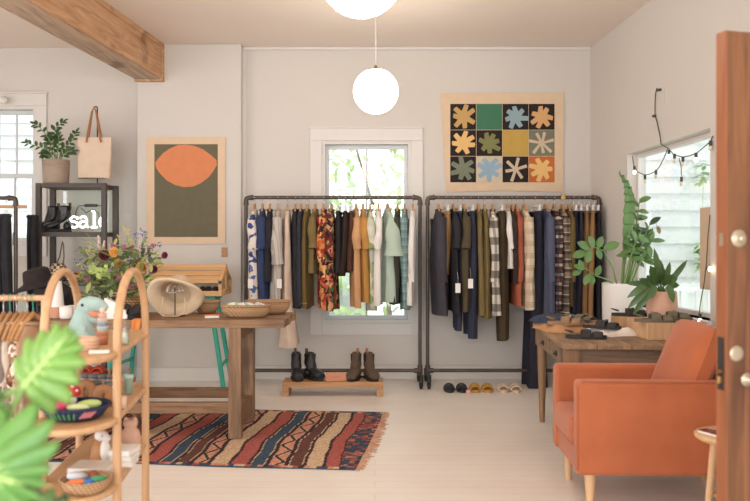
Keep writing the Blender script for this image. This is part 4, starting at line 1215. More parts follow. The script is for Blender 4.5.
# orange cloth hanging over the table edge
m = MB()
def oc(u, v):
    w = X_(141, 5.3) - X_(132, 5.3)
    if v < 0.3: return (w * (u - .5), 0.08 - 0.1 * (v / .3), 0.003 + 0.002 * math.sin(u * 9))
    f = (v - .3) / .7
    return (w * (u - .5) - 0.012 * f, -0.028 - 0.006 * math.sin(u * 8 + 1), 0.002 - 0.105 * f)
m.grid(oc, 10, 16)
o = m.build('napkin', mat('orange_cloth', C(222, 132, 62), rough=0.9, var=0.06), None, (X_(137, 5.3), 5.325, ZT + 0.003), solid=0.004)
tag(o, 'orange cloth hanging over the front table edge', 'cloth')
# white cone candle, mugs left part of the table
t = thing('cone_vase', 'tall white tapered vase behind the first wooden arch', 'vase', (X_(57, 5.5), 5.5, ZT))
MB().lathe([(0, 0), (0.052, 0), (0.05, 0.05), (0.036, 0.2), (0.031, 0.25), (0.025, 0.252), (0.025, 0.2), (0, 0.19)], 24).build('body', M_white, t)
MB().lathe([(0.0525, 0.0), (0.0535, 0.06), (0.048, 0.075)], 24).build('base_band', M_terra, t)
for i, (px, Y) in enumerate([(66, 5.42), (75, 5.50), (83, 5.42)]):
    t = thing('stoneware_mug', ['white mug on the table beside the tapered vase', 'white mug second from the tapered vase', 'white mug behind the dinosaur toy'][i], 'mug', (X_(px, Y), Y, ZT), R(20 + 130 * i), 'white mugs on the rustic table')
    MB().lathe([(0, 0), (0.036, 0), (0.042, 0.01), (0.043, 0.085), (0.038, 0.085), (0.037, 0.02), (0, 0.015)], 24).build('cup', M_white, t)
    MB().tube([(0.041, 0, 0.07), (0.062, 0, 0.066), (0.07, 0, 0.045), (0.06, 0, 0.024), (0.041, 0, 0.02)], 0.006, 8).build('handle', M_white, t)
t = thing('paper_bag', 'white folded paper pouch leaning beside the orange cloth', 'bag', (X_(111, 5.40), 5.40, ZT), R(4))
MB().prism([(-0.055, 0), (0.105, 0), (0.055, 0.10), (-0.035, 0.145)], -0.03, 0.03).build('pouch', M_paper, t, bevel=0.008)
MB().prism([(0.02, 0.02), (0.07, 0.02), (0.045, 0.06)], -0.0315, -0.0295).build('printed_label', M_coral, t)

# under the table: dark crate with orange slides
t = thing('dark_crate', 'dark low crate under the rustic table holding orange sandals', 'crate', (X_(93, 5.73), 5.72, 0.009))
m = MB(); cz = 0.375
m.bb((-0.14, -0.13, 0), (0.14, 0.13, cz))
m.build('body', M_blackm, t, bevel=0.006)
m = MB()
for k in range(4): m.bb((-0.142, -0.133, 0.03 + k * 0.085), (0.142, -0.13, 0.10 + k * 0.085))
m.build('front_slats', M_shelfm, t)
MO = mat('orange_rubber', C(214, 74, 40), rough=0.5, var=0.06)
for px, w in ((87.5, 'further from the teal leg'), (100, 'nearer the teal leg')):
    slide(px, 5.71, cz + 0.010, 0, MO, 'orange red slide sandal on the dark crate, ' + w, 0.8, 'orange slides under the table')

# ================================================================== DISPLAY CASE ON TEAL TRESTLES
t = thing('display_case', 'pale wood house shaped glass display case on teal trestles', 'display case', (X_(168, 7.0), 7.2, 0.853))
cw = X_(222, 7.0) - X_(168, 7.0); c0 = X_(108, 7.0) - X_(168, 7.0)
yF, yB, yR = -0.22, 0.26, 0.02; hF, hR = 0.135, 0.268
MB().bb((c0, yF, 0), (cw, yB, 0.03)).build('base_panel', M_case, t, bevel=0.003)
m = MB(); s = 0.028
for x in (c0, cw - s):
    m.bb((x, yF, 0.03), (x + s, yF + s, hF)).bb((x, yB - s, 0.03), (x + s, yB, hF)).bb((x, yR - s / 2, 0.03), (x + s, yR + s / 2, hR - 0.03))
    m.bb((x, yF + s, 0.03), (x + s, yB - s, 0.055))
    for (a, b) in ((yF, yR), (yB, yR)):
        m.add([(x, a, hF), (x + s, a, hF), (x + s, a, hF - s), (x, a, hF - s), (x, b, hR), (x + s, b, hR), (x + s, b, hR - s), (x, b, hR - s)], [(0, 1, 2, 3), (4, 7, 6, 5), (0, 4, 5, 1), (3, 2, 6, 7), (0, 3, 7, 4), (1, 5, 6, 2)], False)
m.bb((c0, yR - 0.03, hR - 0.022), (cw, yR + 0.03, hR + 0.004)).bb((c0 + s, yF, hF - 0.02), (cw - s, yF + 0.03, hF + 0.006)).bb((c0 + s, yB - 0.03, hF - 0.02), (cw - s, yB, hF + 0.006))
m.bb((c0 + s, yF, 0.03), (cw - s, yF + 0.02, 0.045))
m.build('frame', M_case, t, bevel=0.002)
m = MB()
# slatted pitched lid, front slope
for k in range(3):
    f0 = 0.05 + k * 0.34; f1 = f0 + (0.22 if k != 1 else 0.2)
    pa = lambda f: (yF + (yR - yF) * f, hF + (hR - hF) * f + 0.003)
    a, b = pa(f0), pa(f1)
    m.add([(c0 + s, a[0], a[1]), (cw - s, a[0], a[1]), (cw - s, b[0], b[1]), (c0 + s, b[0], b[1]), (c0 + s, a[0], a[1] - .012), (cw - s, a[0], a[1] - .012), (cw - s, b[0], b[1] - .012), (c0 + s, b[0], b[1] - .012)], [(0, 1, 2, 3), (7, 6, 5, 4), (0, 4, 5, 1), (2, 6, 7, 3), (1, 5, 6, 2), (0, 3, 7, 4)], False)
m.build('lid_slats', M_case, t)
m = MB(); m.bb((c0 + s, yF + 0.008, 0.045), (cw - s, yF + 0.012, hF - 0.02)); m.build('front_glass', M_cglass, t)
m = MB(); m.add([(c0 + s, yF + .01, hF - .004), (cw - s, yF + .01, hF - .004), (cw - s, yR, hR - .01), (c0 + s, yR, hR - .01)], [(0, 1, 2, 3)], False); m.build('lid_glass', M_cglass, t, solid=0.003)
m = MB(); m.bb((cw - 0.016, yF + s, 0.055), (cw - 0.012, yR - s / 2, 0.15)).bb((cw - 0.016, yR + s / 2, 0.055), (cw - 0.012, yB - s, 0.15)); m.build('end_glass', M_cglass, t)
for i, px in enumerate((199, 212)):
    o = thing('sunglasses', ['dark sunglasses in the glass case, first pair', 'dark sunglasses in the glass case beside the end pane'][i], 'sunglasses', (X_(px, 7.05), 7.06, 0.884), 0, 'sunglasses in the case')
    m = MB()
    for q in (-1, 1): m.tube([(q * 0.032 + 0.026 * math.cos(a), 0, 0.026 + 0.022 * math.sin(a)) for a in [2 * PI * k / 18 for k in range(18)]], 0.005, 6, closed=True)
    m.tube([(-0.008, 0, 0.032), (0.008, 0, 0.032)], 0.004, 6)
    for q in (-1, 1): m.tube([(q * 0.058, 0, 0.034), (q * 0.06, 0.06, 0.032), (q * 0.056, 0.12, 0.012)], 0.003, 6)
    m.build('frame', M_blackm, o)
    m = MB()
    for q in (-1, 1): m.cyl((q * 0.032, -0.002, 0.026), (q * 0.032, 0.002, 0.026), 0.024, n=18)
    m.build('lenses', M_blackleather, o)
def trestle(sg, label):
    mid = X_(168, 7.0)
    t = thing('teal_trestle', label, 'trestle', (mid, 7.2, 0), 0, 'teal trestle legs')
    def q(px, Y): return sg * abs(X_(px, Y) - mid)
    top = 0.852
    xa, xb = q(208.5, 7.0), q(223.5, 6.78)
    MB().cyl((xb, -0.36, 0.0), (xa, -0.13, top - 0.03), 0.021).build('leg', M_teal, t)
    xc, xd = q(217.5, 7.35), q(231.5, 7.45)
    MB().cyl((xd, 0.27, 0.0), (xc, 0.13, top - 0.03), 0.021).build('leg', M_teal, t)
    f = 0.30
    MB().cyl((xb + (xa - xb) * f, -0.36 + 0.23 * f, (top - .03) * f), (xd + (xc - xd) * f, 0.27 - 0.14 * f, (top - .03) * f), 0.015).build('crossbar', M_teal, t)
    MB().box(((xa + xc) / 2, 0, top - 0.018), (0.09, 0.34, 0.036)).build('top_bar', M_teal, t, bevel=0.004)
trestle(1, 'teal painted trestle under the case end near the rack')
trestle(-1, 'teal painted trestle under the case behind the wooden arch')

# ================================================================== DARK SHELF WITH NEON
SYF, SYB = 7.26, 7.58
t = thing('metal_shelf', 'dark brown open metal shelf unit holding a neon sign', 'shelf', (X_(71.5, SYF), SYF, 0))
ox = X_(71.5, SYF)
xa, xb = X_(38.8, SYF) - ox, X_(104.2, SYF) - ox
sz = [Z_(183.2, SYF), Z_(232, SYF) , Z_(281.5, SYF), Z_(312, SYF), 0.14]
for x in (xa, xb):
    for y in (0, SYB - SYF):
        MB().box((x, y, sz[0] / 2), (0.045 if y == 0 else 0.05, 0.045, sz[0])).build('upright', M_shelfm, t, bevel=0.003)
for k, z in enumerate(sz):
    MB().bb((xa + 0.0235, -0.02, z - 0.04), (xb - 0.0235, SYB - SYF + 0.02, z)).build('shelf_board', M_shelfm, t, bevel=0.003)
zs1, zs2, zs3 = sz[0] + 0.002, sz[1] + 0.002, sz[2] + 0.002
# pot with zz plant on the top
def zz_plant(t, stems, mt, n_leaf, L, W, stem_r=0.006, seed=1):
    rnd = random.Random(seed)
    for pts in stems:
        pts = [Vector(p) for p in pts]
        # resample
        fine = []
        for i in range(24):
            f = i / 23 * (len(pts) - 1); a = int(min(f, len(pts) - 2)); u = f - a
            p0 = pts[max(0, a - 1)]; p1 = pts[a]; p2 = pts[a + 1]; p3 = pts[min(len(pts) - 1, a + 2)]
            fine.append(0.5 * ((2 * p1) + (p2 - p0) * u + (2 * p0 - 5 * p1 + 4 * p2 - p3) * u * u + (3 * p1 - p0 - 3 * p2 + p3) * u ** 3))
        s = MB().tube(fine, [stem_r * (1 - 0.6 * i / 23) for i in range(24)], 7).build('stem', M_stem, t)
        m = MB()
        for k in range(n_leaf):
            f = 0.30 + 0.70 * k / (n_leaf - 1); i = min(22, int(f * 23)); p = fine[i]; d = (fine[i + 1] - fine[i]).normalized()
            side = d.cross(Vector((0, -1, 0.2))).normalized() * (1 if k % 2 else -1)
            dd = side * 0.9 + d * 0.65 + Vector((0, rnd.uniform(-.4, .2), rnd.uniform(-.1, .25)))
            sc = (1.0 - 0.35 * abs(f - 0.6)) * rnd.uniform(.85, 1.1)
            m.leaf(p, dd, Vector((0, -0.8, 0.7)), L * sc, W * sc, bend=.15)
        m.leaf(fine[-1], fine[-1] - fine[-2], (0, -.8, .7), L * .9, W * .8)
        m.build('leaves', mt, t)
PYY = 7.40
t = thing('planter_pot', 'ribbed stone grey pot on top of the dark shelf', 'pot', (X_(56, PYY), PYY, zs1))
h = Z_(160, PYY) - zs1; 
MB().lathe([(0, 0), (0.105, 0), (0.112, 0.01), (0.122, h), (0.112, h), (0.108, h - 0.03), (0, h - 0.03)], 32).build('pot', M_stonepot, t)
m = MB()
for k in range(9): m.tube([(0.1135 + 0.0095 * k / 9) * 1.0 * Vector((math.cos(a), math.sin(a), 0)) + Vector((0, 0, 0.02 + k * (h - 0.04) / 9)) for a in [2 * PI * i / 32 for i in range(32)]], 0.0025, 5, closed=True)
m.build('ribs', M_stonepot, t)
MB().lathe([(0.107, 0), (0.05, 0.008), (0.0, 0.01)], 24, c=(0, 0, h - 0.03)).build('soil', M_soil, t)
pl = thing('potted_plant', 'dark green fern-like plant growing in the stone grey pot', 'plant', (X_(56, PYY), PYY, zs1 + h - 0.02))
def rp(px, py, dy=0): 
    q = P(px, py, PYY + dy); return q - Vector(pl.location)
zz_plant(pl, [[(0, 0, 0), rp(53, 146), rp(42, 130), rp(34.5, 124)], [(0.01, 0, 0), rp(57, 142), rp(55, 130), rp(63, 122)], [(-0.02, -0.02, 0), rp(50, 152, -.05), rp(40, 147, -.05), rp(26, 143, -.05)],
              [(0.02, 0.02, 0), rp(62, 150), rp(71, 142), rp(76, 132.5)], [(0, -.03, 0), rp(58, 150, -.04), rp(59, 140, -.04), rp(58, 135, -.04)], [(0.03, -.02, 0), rp(66, 153, -.04), rp(73, 151, -.04)], [(-0.03, 0, 0), rp(48, 156, -.04), rp(43, 154, -.04)], [(0, 0.03, 0), rp(50, 145, .04), rp(49, 137, .04)]], M_leafd, 12, 0.062, 0.034, seed=2)
# tote on stand
TYY = 7.42
t = thing('bag_stand', 'slim black metal T stand on the dark shelf', 'stand', (X_(95.5, TYY), TYY, zs1))
top = Z_(107, TYY) - zs1
MB().box((0, 0.03, 0.004), (0.12, 0.09, 0.008)).build('base', M_blackm, t, bevel=0.002)
MB().tube([(0, 0.05, 0.008), (0, 0.05, top), (0, 0.03, top + 0.01), (0, -0.005, top - 0.0)], 0.006, 8).build('rod', M_blackm, t)
t = thing('tote_bag', 'natural canvas tote bag with tan leather handles', 'bag', (X_(94.5, TYY), TYY, Z_(178, TYY)))
bw_, bh_ = (X_(111.5, TYY) - X_(76.5, TYY)) / 2, Z_(137.5, TYY) - Z_(178, TYY)
m = MB(); n = 32; K = 10; vs = []; fs = []
for i in range(K + 1):
    f = i / K; w_ = bw_ * (0.93 + 0.07 * f); d_ = 0.035 * (1.0 - 0.6 * f) + 0.004
    for k in range(n):
        a = 2 * PI * k / n; ca, sa = math.cos(a), math.sin(a)
        x = w_ * (abs(ca) ** .35) * (1 if ca >= 0 else -1); y = d_ * (abs(sa) ** .5) * (1 if sa >= 0 else -1) + 0.004 * math.sin(x * 40 + f * 5)
        vs.append((x, y, bh_ * f + (0.012 * math.cos(x * 14) * (1 - f) if i == 0 else 0)))
for i in range(K):
    for k in range(n): fs.append((i * n + k, i * n + (k + 1) % n, (i + 1) * n + (k + 1) % n, (i + 1) * n + k))
m.add(vs, fs); m.add(vs[:n], [tuple(reversed(range(n)))], False); m.add(vs[-n:], [tuple(range(n))], False)
m.build('bag_body', M_canvas, t)
for q, yy in ((0, -0.03), (1, 0.016)):
    tz = Z_(107.5, TYY) - t.location.z + 0.006
    m = MB().tube([(-0.065, yy, bh_ - 0.05), (-0.055, yy * .9, bh_ + 0.03), (-0.02, -0.012 + 0.003 * q, tz - 0.05), (0.0, -0.004, tz), (0.02, -0.012 + 0.003 * q, tz - 0.05), (0.055, yy * .9, bh_ + 0.03), (0.068, yy, bh_ - 0.05)], 0.003, 8, sx=3.2, up=(0, -1, 0))
    m.build('handle', M_tan, t)
# black chelsea boots
boot(52, 7.485, zs2, -80, M_blackleather, 'black leather ankle boot at the shelf post, standing behind its mate', 0.25, group='black boots on the shelf')
boot(63.5, 7.385, zs2, -74, M_blackleather, 'black leather ankle boot beside the neon sign, standing in front of its mate', 0.25, group='black boots on the shelf')
# neon sign
NY = 7.48
t = thing('neon_sign', 'glowing white neon sign reading sale on clear acrylic', 'neon sign', (X_(88, NY), NY, zs2))
nz = lambda px, py: (X_(px, NY) - t.location.x, 0, Z_(py, NY) - zs2)
a_, b_ = nz(62.5, 230), nz(109, 190)
MB().bb((a_[0], 0.012, 0.004), (b_[0], 0.018, b_[2])).build('backing', M_acrylic, t)
MB().bb((a_[0] + 0.02, -0.03, 0.0), (b_[0] - 0.02, 0.05, 0.006)).build('foot', M_acrylic, t)
m = MB()
def arc(cx_, cy_, rx, ry, a0, a1, n=10): return [nz(cx_ + rx * math.cos(R(a0 + (a1 - a0) * i / n)), cy_ - ry * math.sin(R(a0 + (a1 - a0) * i / n))) for i in range(n + 1)]
NR = 0.0085
# s
m.tube(arc(74, 219.2, 3.4, 2.6, 20, 180, 8)[:] + arc(74, 219.2, 3.4, 2.6, 180, 270, 4)[1:] + arc(74, 224.6, 3.8, 2.8, 90, -160, 10), NR, 8)
m.tube([nz(77.2, 216.5), nz(77.2, 219.5)], NR, 8).tube([nz(70.2, 224.5), nz(70.2, 227.5)], NR, 8)
# a
m.tube(arc(83.2, 219.5, 3.2, 3.0, 160, 0, 8) + [nz(86.4, 226), nz(88.4, 227.2)], NR, 8)
m.tube([nz(86.4, 221.5), nz(83.5, 221.4)] + arc(82.6, 224.4, 3.0, 3.0, 90, 270, 8) + [nz(84.6, 226.8), nz(86.4, 224.6)], NR, 8)
# l
m.tube([nz(91.6, 211), nz(94, 211), nz(94, 227.2)], NR, 8).tube([nz(91.2, 227.2), nz(97, 227.2)], NR, 8)
# e
m.tube([nz(99.4, 222), nz(106.4, 222)] + arc(103, 222, 3.4, 5.2, 5, 300, 14), NR, 8)
m.build('neon_tubes', M_neon, t)
c1, c2 = nz(84.5, 207), nz(97, 204)
MB().bb((c1[0], -0.005, c1[2]), (c2[0], 0.012, c2[2])).build('transformer_box', M_blackm, t, bevel=0.003)
MB().tube([nz(84.5, 205.5), nz(79, 206), nz(76, 211), nz(75.5, 217)], 0.004, 6).tube([nz(81, 208), nz(86, 213), nz(93, 209), nz(98, 213), nz(99.5, 218)], 0.004, 6).tube([nz(97, 205.5), nz(103, 206)], 0.004, 6).build('cable', M_blackm, t)
# hanging checkered bag under the second shelf
CYY = 7.30
t = thing('checkered_bag', 'small brown and cream checkered shoulder bag on the dark shelf', 'bag', (X_(58.5, CYY), CYY, zs3))
def chk():
    m, N, L, b = newmat('brown_check'); tc = N.new('ShaderNodeTexCoord'); ck = N.new('ShaderNodeTexChecker')
    ck.inputs['Scale'].default_value = 36; ck.inputs[1].default_value = C(96, 70, 48); ck.inputs[2].default_value = C(214, 196, 172)
    L.new(tc.outputs['Object'], ck.inputs[0]); L.new(ck.outputs[0], b.inputs['Base Color']); b.inputs['Roughness'].default_value = .8; return m
m = MB(); m.lathe([(0, 0), (0.8, 0.003), (0.98, 0.03), (1, 0.08), (0.82, 0.13), (0.62, 0.16), (0, 0.165)], 28, sx=0.085, sy=0.06); m.build('bag_body', chk(), t)
MB().tube([(-0.02, 0, 0.155), (0.01, 0, 0.22), (0.03, 0, 0.33), (0.036, 0, 0.36), (0.046, 0, 0.33), (0.05, 0, 0.22), (0.04, 0, 0.15)], 0.005, 8, sx=1.8).build('strap', mat('olive_strap', C(112, 96, 66)), t)
t = thing('leather_clutch', 'small mustard and black zip pouch on the dark shelf', 'pouch', (X_(77, 7.32), 7.32, zs3), R(-10))
MB().lathe([(0, 0), (0.85, 0.002), (1, 0.02), (0.95, 0.05), (0.7, 0.075), (0, 0.085)], 24, sx=0.06, sy=0.04).build('pouch_body', mat('mustard_leather', C(194, 140, 60), rough=0.5), t)
MB().tube([(-0.055, -0.02, 0.06), (0, -0.035, 0.072), (0.055, -0.02, 0.055)], 0.008, 6).bb((-0.05, -0.046, 0.018), (0.05, -0.036, 0.032)).build('zip_band', M_blackm, t)
zs4 = sz[3] + 0.002
for i, (px, wd, hh, mt, lab) in enumerate([(80, 0.14, 0.022, M_cream, 'folded cream scarf on the lower dark shelf'), (97, 0.14, 0.02, mat('sage_cloth', C(170, 186, 168)), 'folded sage scarf on the lower dark shelf')]):
    m = MB()
    for k in range(3): m.box((0.003 * k, 0, hh * (k + .5)), (wd - 0.006 * k, 0.18, hh * 0.94))
    tag(m.build('folded_scarf', mt, None, (X_(px, 7.40), 7.40, zs4), bevel=0.008), lab, 'scarf', 'folded scarves')
# big black hat on a stand in front of the shelf
HY = 6.2
t = thing('wide_brim_hat', 'large black wide brim felt hat in front of the dark shelf', 'hat', P(38, 281, HY), R(0))
m = MB()
m.lathe([(0, 0.085), (0.04, 0.098), (0.075, 0.10), (0.095, 0.088), (0.102, 0.05), (0.108, 0.0), (0.13, -0.008), (0.2, -0.012), (0.215, -0.006), (0.2, -0.018), (0.12, -0.016), (0, -0.016)], 40)
for i in range(len(m.v)):
    x, y, z = m.v[i]; r = math.hypot(x, y)
    if r > 0.11: z += -0.05 * ((x / 0.215) ** 2) * (1 if x < 0 else 0.3) + 0.02 * (y / 0.2)
    if z > 0.07 and abs(y) < 0.05: z -= 0.018 * (1 - abs(y) / 0.05)
    m.v[i] = (x, y, z)
m.xf(Matrix.Rotation(R(-10), 4, 'Y') @ Matrix.Rotation(R(8), 4, 'X'))
m.build('hat_body', mat('black_felt', C(42, 34, 34), rough=0.95, var=0.1, bump=0.1), t)
M_bf = mat('black_felt_cap', C(46, 38, 38), rough=0.95)
# stand under it: low black pedestal with a second hat
t = thing('hat_pedestal', 'dark hat tree carrying two black hats', 'hat stand', (X_(38, HY), HY, 0.009))
zt = Z_(281, HY)
MB().cyl((0, 0, 0.02), (0, 0, zt + 0.06), 0.014).build('pole', M_blackm, t)
MB().lathe([(0, 0), (0.16, 0), (0.15, 0.015), (0.02, 0.03), (0, 0.03)], 24).build('base', M_blackm, t)
MB().ell((0, 0, zt + 0.045), (0.06, 0.06, 0.03)).build('head_form', M_blackm, t)
MB().tube([(0, -0.015, zt - 0.20), (0.08, -0.06, zt - 0.16), (0.145, -0.10, zt - 0.105)], 0.008, 8).build('arm', M_blackm, t)
t = thing('wide_brim_hat', 'smaller black hat hanging tilted below the large black hat', 'hat', P(57, 296, 6.05), 0)
m = MB(); m.lathe([(0, 0.07), (0.06, 0.078), (0.08, 0.06), (0.088, 0.0), (0.16, -0.004), (0.165, -0.01), (0, -0.012)], 36)
m.xf(Matrix.Rotation(R(35), 4, 'Y') @ Matrix.Rotation(R(30), 4, 'X')); m.build('hat_body', M_bf, t)
# crystal ball ornament in the left window
t = thing('glass_ornament', 'tiny iridescent glass ball hanging at the left window', 'ornament', P(3.5, 100, 7.70))
def irid():
    m, N, L, b = newmat('iridescent'); tc = N.new('ShaderNodeTexCoord'); vo = N.new('ShaderNodeTexVoronoi'); vo.inputs['Scale'].default_value = 30
    L.new(tc.outputs['Object'], vo.inputs[0]); mx = N.new('ShaderNodeMixRGB'); mx.inputs[0].default_value = .25; mx.inputs[1].default_value = (.9, .85, .8, 1); L.new(vo.outputs['Color'], mx.inputs[2]); L.new(mx.outputs[0], b.inputs['Base Color']); b.inputs['Roughness'].default_value = .15; return m
MB().ell((0, 0, 0), (0.04, 0.04, 0.04), 14, 10).build('ball', irid(), t)
MB().cyl((0, 0, 0.04), (0, 0, 0.16), 0.0015, n=5).build('thread', M_cordw, t)
# ================================================================== ARCH SHELF UNIT (left foreground)
AY0, AY1 = 3.15, 3.80
xr0, xr1 = X_(117, 3.15), X_(145.5, 3.80)
xl0, xl1 = X_(43.5, 3.15), X_(79.5, 3.80)
AR = 0.0172; ATOP = 1.185
unit = thing('arch_shelf', 'light rattan arch shelf unit with toys on three shelves', 'shelf', (0, 0, 0))
def arch(xa, ya_, xb, yb_, name='arch_post'):
    pts = [(xa, ya_, 0.0), (xa, ya_, 0.5), (xa, ya_, 0.85)]
    for k in range(0, 17):
        a = PI - PI * k / 16
        f = (1 + math.cos(a)) / 2
        pts.append((xa + (xb - xa) * f, ya_ + (yb_ - ya_) * f, 0.875 + (ATOP - 0.875) * math.sin(a) ** 0.85))
    pts += [(xb, yb_, 0.85), (xb, yb_, 0.5), (xb, yb_, 0.0)]
    return MB().tube(pts, AR, 14).build(name, M_arch, unit)
arch(xr0, AY0, xr1, AY1); arch(xl0, AY0, xl1, AY1)
SZ = [0.882, 0.625, 0.365]
def shelf_board(z):
    pts = []
    x0, x1 = xl0 + 0.0, xr0 - 0.0
    sk = (xr1 - xr0) / (AY1 - AY0)
    ym0, ym1 = 3.12, 3.83
    for k in range(13):   # front rounded end
        a = PI + PI * k / 12
        pts.append(((x0 + x1) / 2 + (x1 - x0) / 2 * math.cos(a) , ym0 + 0.20 * math.sin(a)))
    for k in range(13):
        a = PI * k / 12
        pts.append(((x0 + x1) / 2 + sk * (ym1 - ym0) + (x1 - x0) / 2 * math.cos(a), ym1 + 0.12 * math.sin(a)))
    o = MB().prism(pts, z - 0.028, z, 'z', True).build('shelf_board', M_archs, unit, bevel=0.005)
    MB().tube([(p[0], p[1], z - 0.013) for p in pts], 0.0125, 8, closed=True).build('rim', M_arch, o)
    return o
for z in SZ: shelf_board(z)
def on_shelf(i, px, py):
    """world point on shelf i where the pixel's ray meets the shelf plane"""
    z = SZ[i] + 0.001; Y = FPX * (EYE - z) / (py - CY); return Vector((X_(px, Y), Y, z))
# --- top shelf: dinosaur
q = on_shelf(0, 84, 344)
DY = 3.50
dn = thing('plush_dinosaur', 'pale mint plush dinosaur with open coral mouth', 'plush toy', (X_(84, DY), DY, SZ[0] + 0.001))
M_din = mat('mint_plush', C(168, 196, 190), rough=1.0, var=0.08, scale=20, bump=0.4, bscale=120, sheen=.3)
k_ = DY / FPX
def dpt(px, py, dy=0): return ((px - 82) * k_, dy, EYE - (py - CY) * k_ - SZ[0] - 0.001)
m = MB()
m.tube([dpt(77, 352, 0.0), dpt(77, 345), dpt(79, 333), dpt(80, 320), dpt(82, 310), dpt(84, 304)], [0.052, 0.066, 0.062, 0.045, 0.034, 0.03], 18)
m.ell(dpt(84.5, 307), (0.040, 0.040, 0.042), 18, 12)
m.tube([dpt(86, 304), dpt(93, 304.5), dpt(100, 306.5), dpt(105, 308.5)], [0.036, 0.033, 0.028, 0.013], 14, up=(0, 0, 1))
m.tube([dpt(85, 316), dpt(91, 319.5), dpt(97, 321.5)], [0.026, 0.019, 0.010], 12, up=(0, 0, 1))
m.tube([dpt(84, 334, -.05), dpt(89, 337, -.075), dpt(93, 340, -.085)], [0.028, 0.026, 0.018], 12)
m.tube([dpt(78, 346, -.06), dpt(84, 349, -.10), dpt(89, 349, -.115)], [0.036, 0.032, 0.02], 12)
m.tube([dpt(74, 346, .05), dpt(70, 350, .09), dpt(67, 351, .10)], [0.036, 0.028, 0.014], 12)
m.tube([dpt(83, 326, -.035), dpt(88, 331, -.06)], [0.017, 0.011], 10)
m.build('body', M_din, dn)
MB().tube([dpt(88, 312, -.006), dpt(93, 313.5, -.010), dpt(99, 315, -.010)], [0.018, 0.017, 0.010], 10, sx=1.1, up=(0, 0, 1)).build('mouth', mat('coral_felt', C(228, 142, 108), rough=.95), dn)
for s in (-1, 1): MB().ell(dpt(83.5, 304.5, s * 0.040), (0.0065, 0.005, 0.0075), 10, 8).build('eye', M_blackleather, dn)
# stacking cups
CYc = 3.35
t = thing('stacking_cups', 'stacked toy tower of cream, blue, mint and terracotta cups', 'toy', (X_(102.5, CYc), CYc, SZ[0] + 0.001))
ck = CYc / FPX; z_ = 0.0
for (h, r, col) in [(11, 6.6, C(196, 120, 90)), (6, 7.2, C(206, 140, 106)), (5.5, 6.6, C(196, 214, 204)), (5, 6.8, C(150, 164, 186)), (5, 6.4, C(226, 206, 184)), (6, 5.0, C(224, 180, 160))]:
    hh = h * ck * .8; rr = r * ck * .8
    MB().lathe([(0, 0), (rr * .9, 0), (rr, hh * .75), (rr * 1.05, hh * .8), (rr * 1.05, hh), (rr * .9, hh), (0, hh)], 24, c=(0, 0, z_)).build('cup', mat('cup_col', col, rough=.6, var=.03), t); z_ += hh + 0.0005
MB().ell((0, 0, z_ + 0.012), (0.012, 0.012, 0.014)).build('knob', mat('cup_top', C(222, 190, 160)), t)
# round wooden tray
p = on_shelf(0, 80, 352)
t = thing('wooden_tray', 'round pale wooden tray on the top arch shelf', 'tray', (X_(83, 3.18), 3.18, SZ[0] + 0.001))
MB().lathe([(0, 0), (0.058, 0), (0.060, 0.006), (0.060, 0.045), (0.053, 0.05), (0.050, 0.045), (0.05, 0.012), (0, 0.01)], 32).build('body', mat('pink_wood', C(224, 182, 150), rough=.5, var=.04), t)
m = MB()
for k in range(3): m.tube([(0.0605 * math.cos(a), 0.0605 * math.sin(a), 0.012 + k * 0.013) for a in [2 * PI * i / 32 for i in range(32)]], 0.0035, 6, closed=True)
m.build('rings', mat('pink_wood_ring', C(214, 168, 136)), t)
# glass bottle
t = thing('spray_bottle', 'small clear bottle with white cap on the top shelf', 'bottle', (X_(124.5, 3.35), 3.35, SZ[0] + 0.001))
MB().lathe([(0, 0), (0.018, 0), (0.020, 0.005), (0.020, 0.085), (0.009, 0.10), (0.009, 0.108), (0, 0.108)], 20).build('glass_body', M_cglass, t)
MB().lathe([(0, 0.004), (0.0165, 0.004), (0.0165, 0.05), (0, 0.05)], 16).build('liquid', mat('pale_liquid', C(206, 210, 190), rough=.2), t)
MB().lathe([(0.011, 0.108), (0.011, 0.125), (0.006, 0.128), (0.006, 0.145), (0, 0.146)], 16).build('cap', M_white, t)
# white cup cluster
o = MB().box((0, 0, 0.004), (0.075, 0.05, 0.008)).build('greeting_card', M_paper, None, (X_(101, 3.12), 3.10, SZ[0] + 0.001), (0, 0, R(15))); tag(o, 'white card lying on the front edge of the top shelf', 'card')

# --- middle shelf
BYm = 3.12
t = thing('woven_bowl', 'dark navy woven bowl with green and pink marks full of felt toys', 'bowl', (X_(76, BYm), BYm, SZ[1] + 0.001))
M_navyw = woven('navy_weave', C(44, 56, 92), C(24, 30, 58), 80)
MB().lathe([(0, 0.003), (0.085, 0.003), (0.100, 0.010), (0.130, 0.050), (0.124, 0.050), (0.096, 0.016), (0, 0.010)], 36).build('body', M_navyw, t)
MB().tube([(0.127 * math.cos(a), 0.127 * math.sin(a), 0.050) for a in [2 * PI * i / 36 for i in range(36)]], 0.007, 7, closed=True).build('rim', M_navyw, t)
def onbowl(deg, z, off=.003):
    r = 0.100 + (0.130 - 0.100) * (z - 0.010) / 0.04 + off; return (r * math.cos(R(deg)), r * math.sin(R(deg)), z)
m = MB()
for k in range(6): m.tube([onbowl(-118 + k * 9, .014), onbowl(-118 + k * 9, .030), onbowl(-118 + k * 9, .040)], [.004, .005, .002], 6)
m.build('green_marks', mat('green_thread', C(78, 142, 92)), t)
m = MB()
for k in range(4): m.tube([onbowl(-62 + k * 6, .018), onbowl(-54 + k * 6, .042)], .0045, 6)
m.build('pink_marks', mat('pink_thread', C(206, 118, 128)), t)
def felt(name, loc, d, col, label, rot=None):
    o = MB().ell((0, 0, 0), d, 16, 12, rot).build(name, mat('felt_' + name, col, rough=1, var=.08, bump=.2, bscale=90), None, loc)
    return tag(o, label, 'felt toy', 'felt toys in the navy bowl')
bc = (X_(76, BYm), BYm, SZ[1] + 0.001)
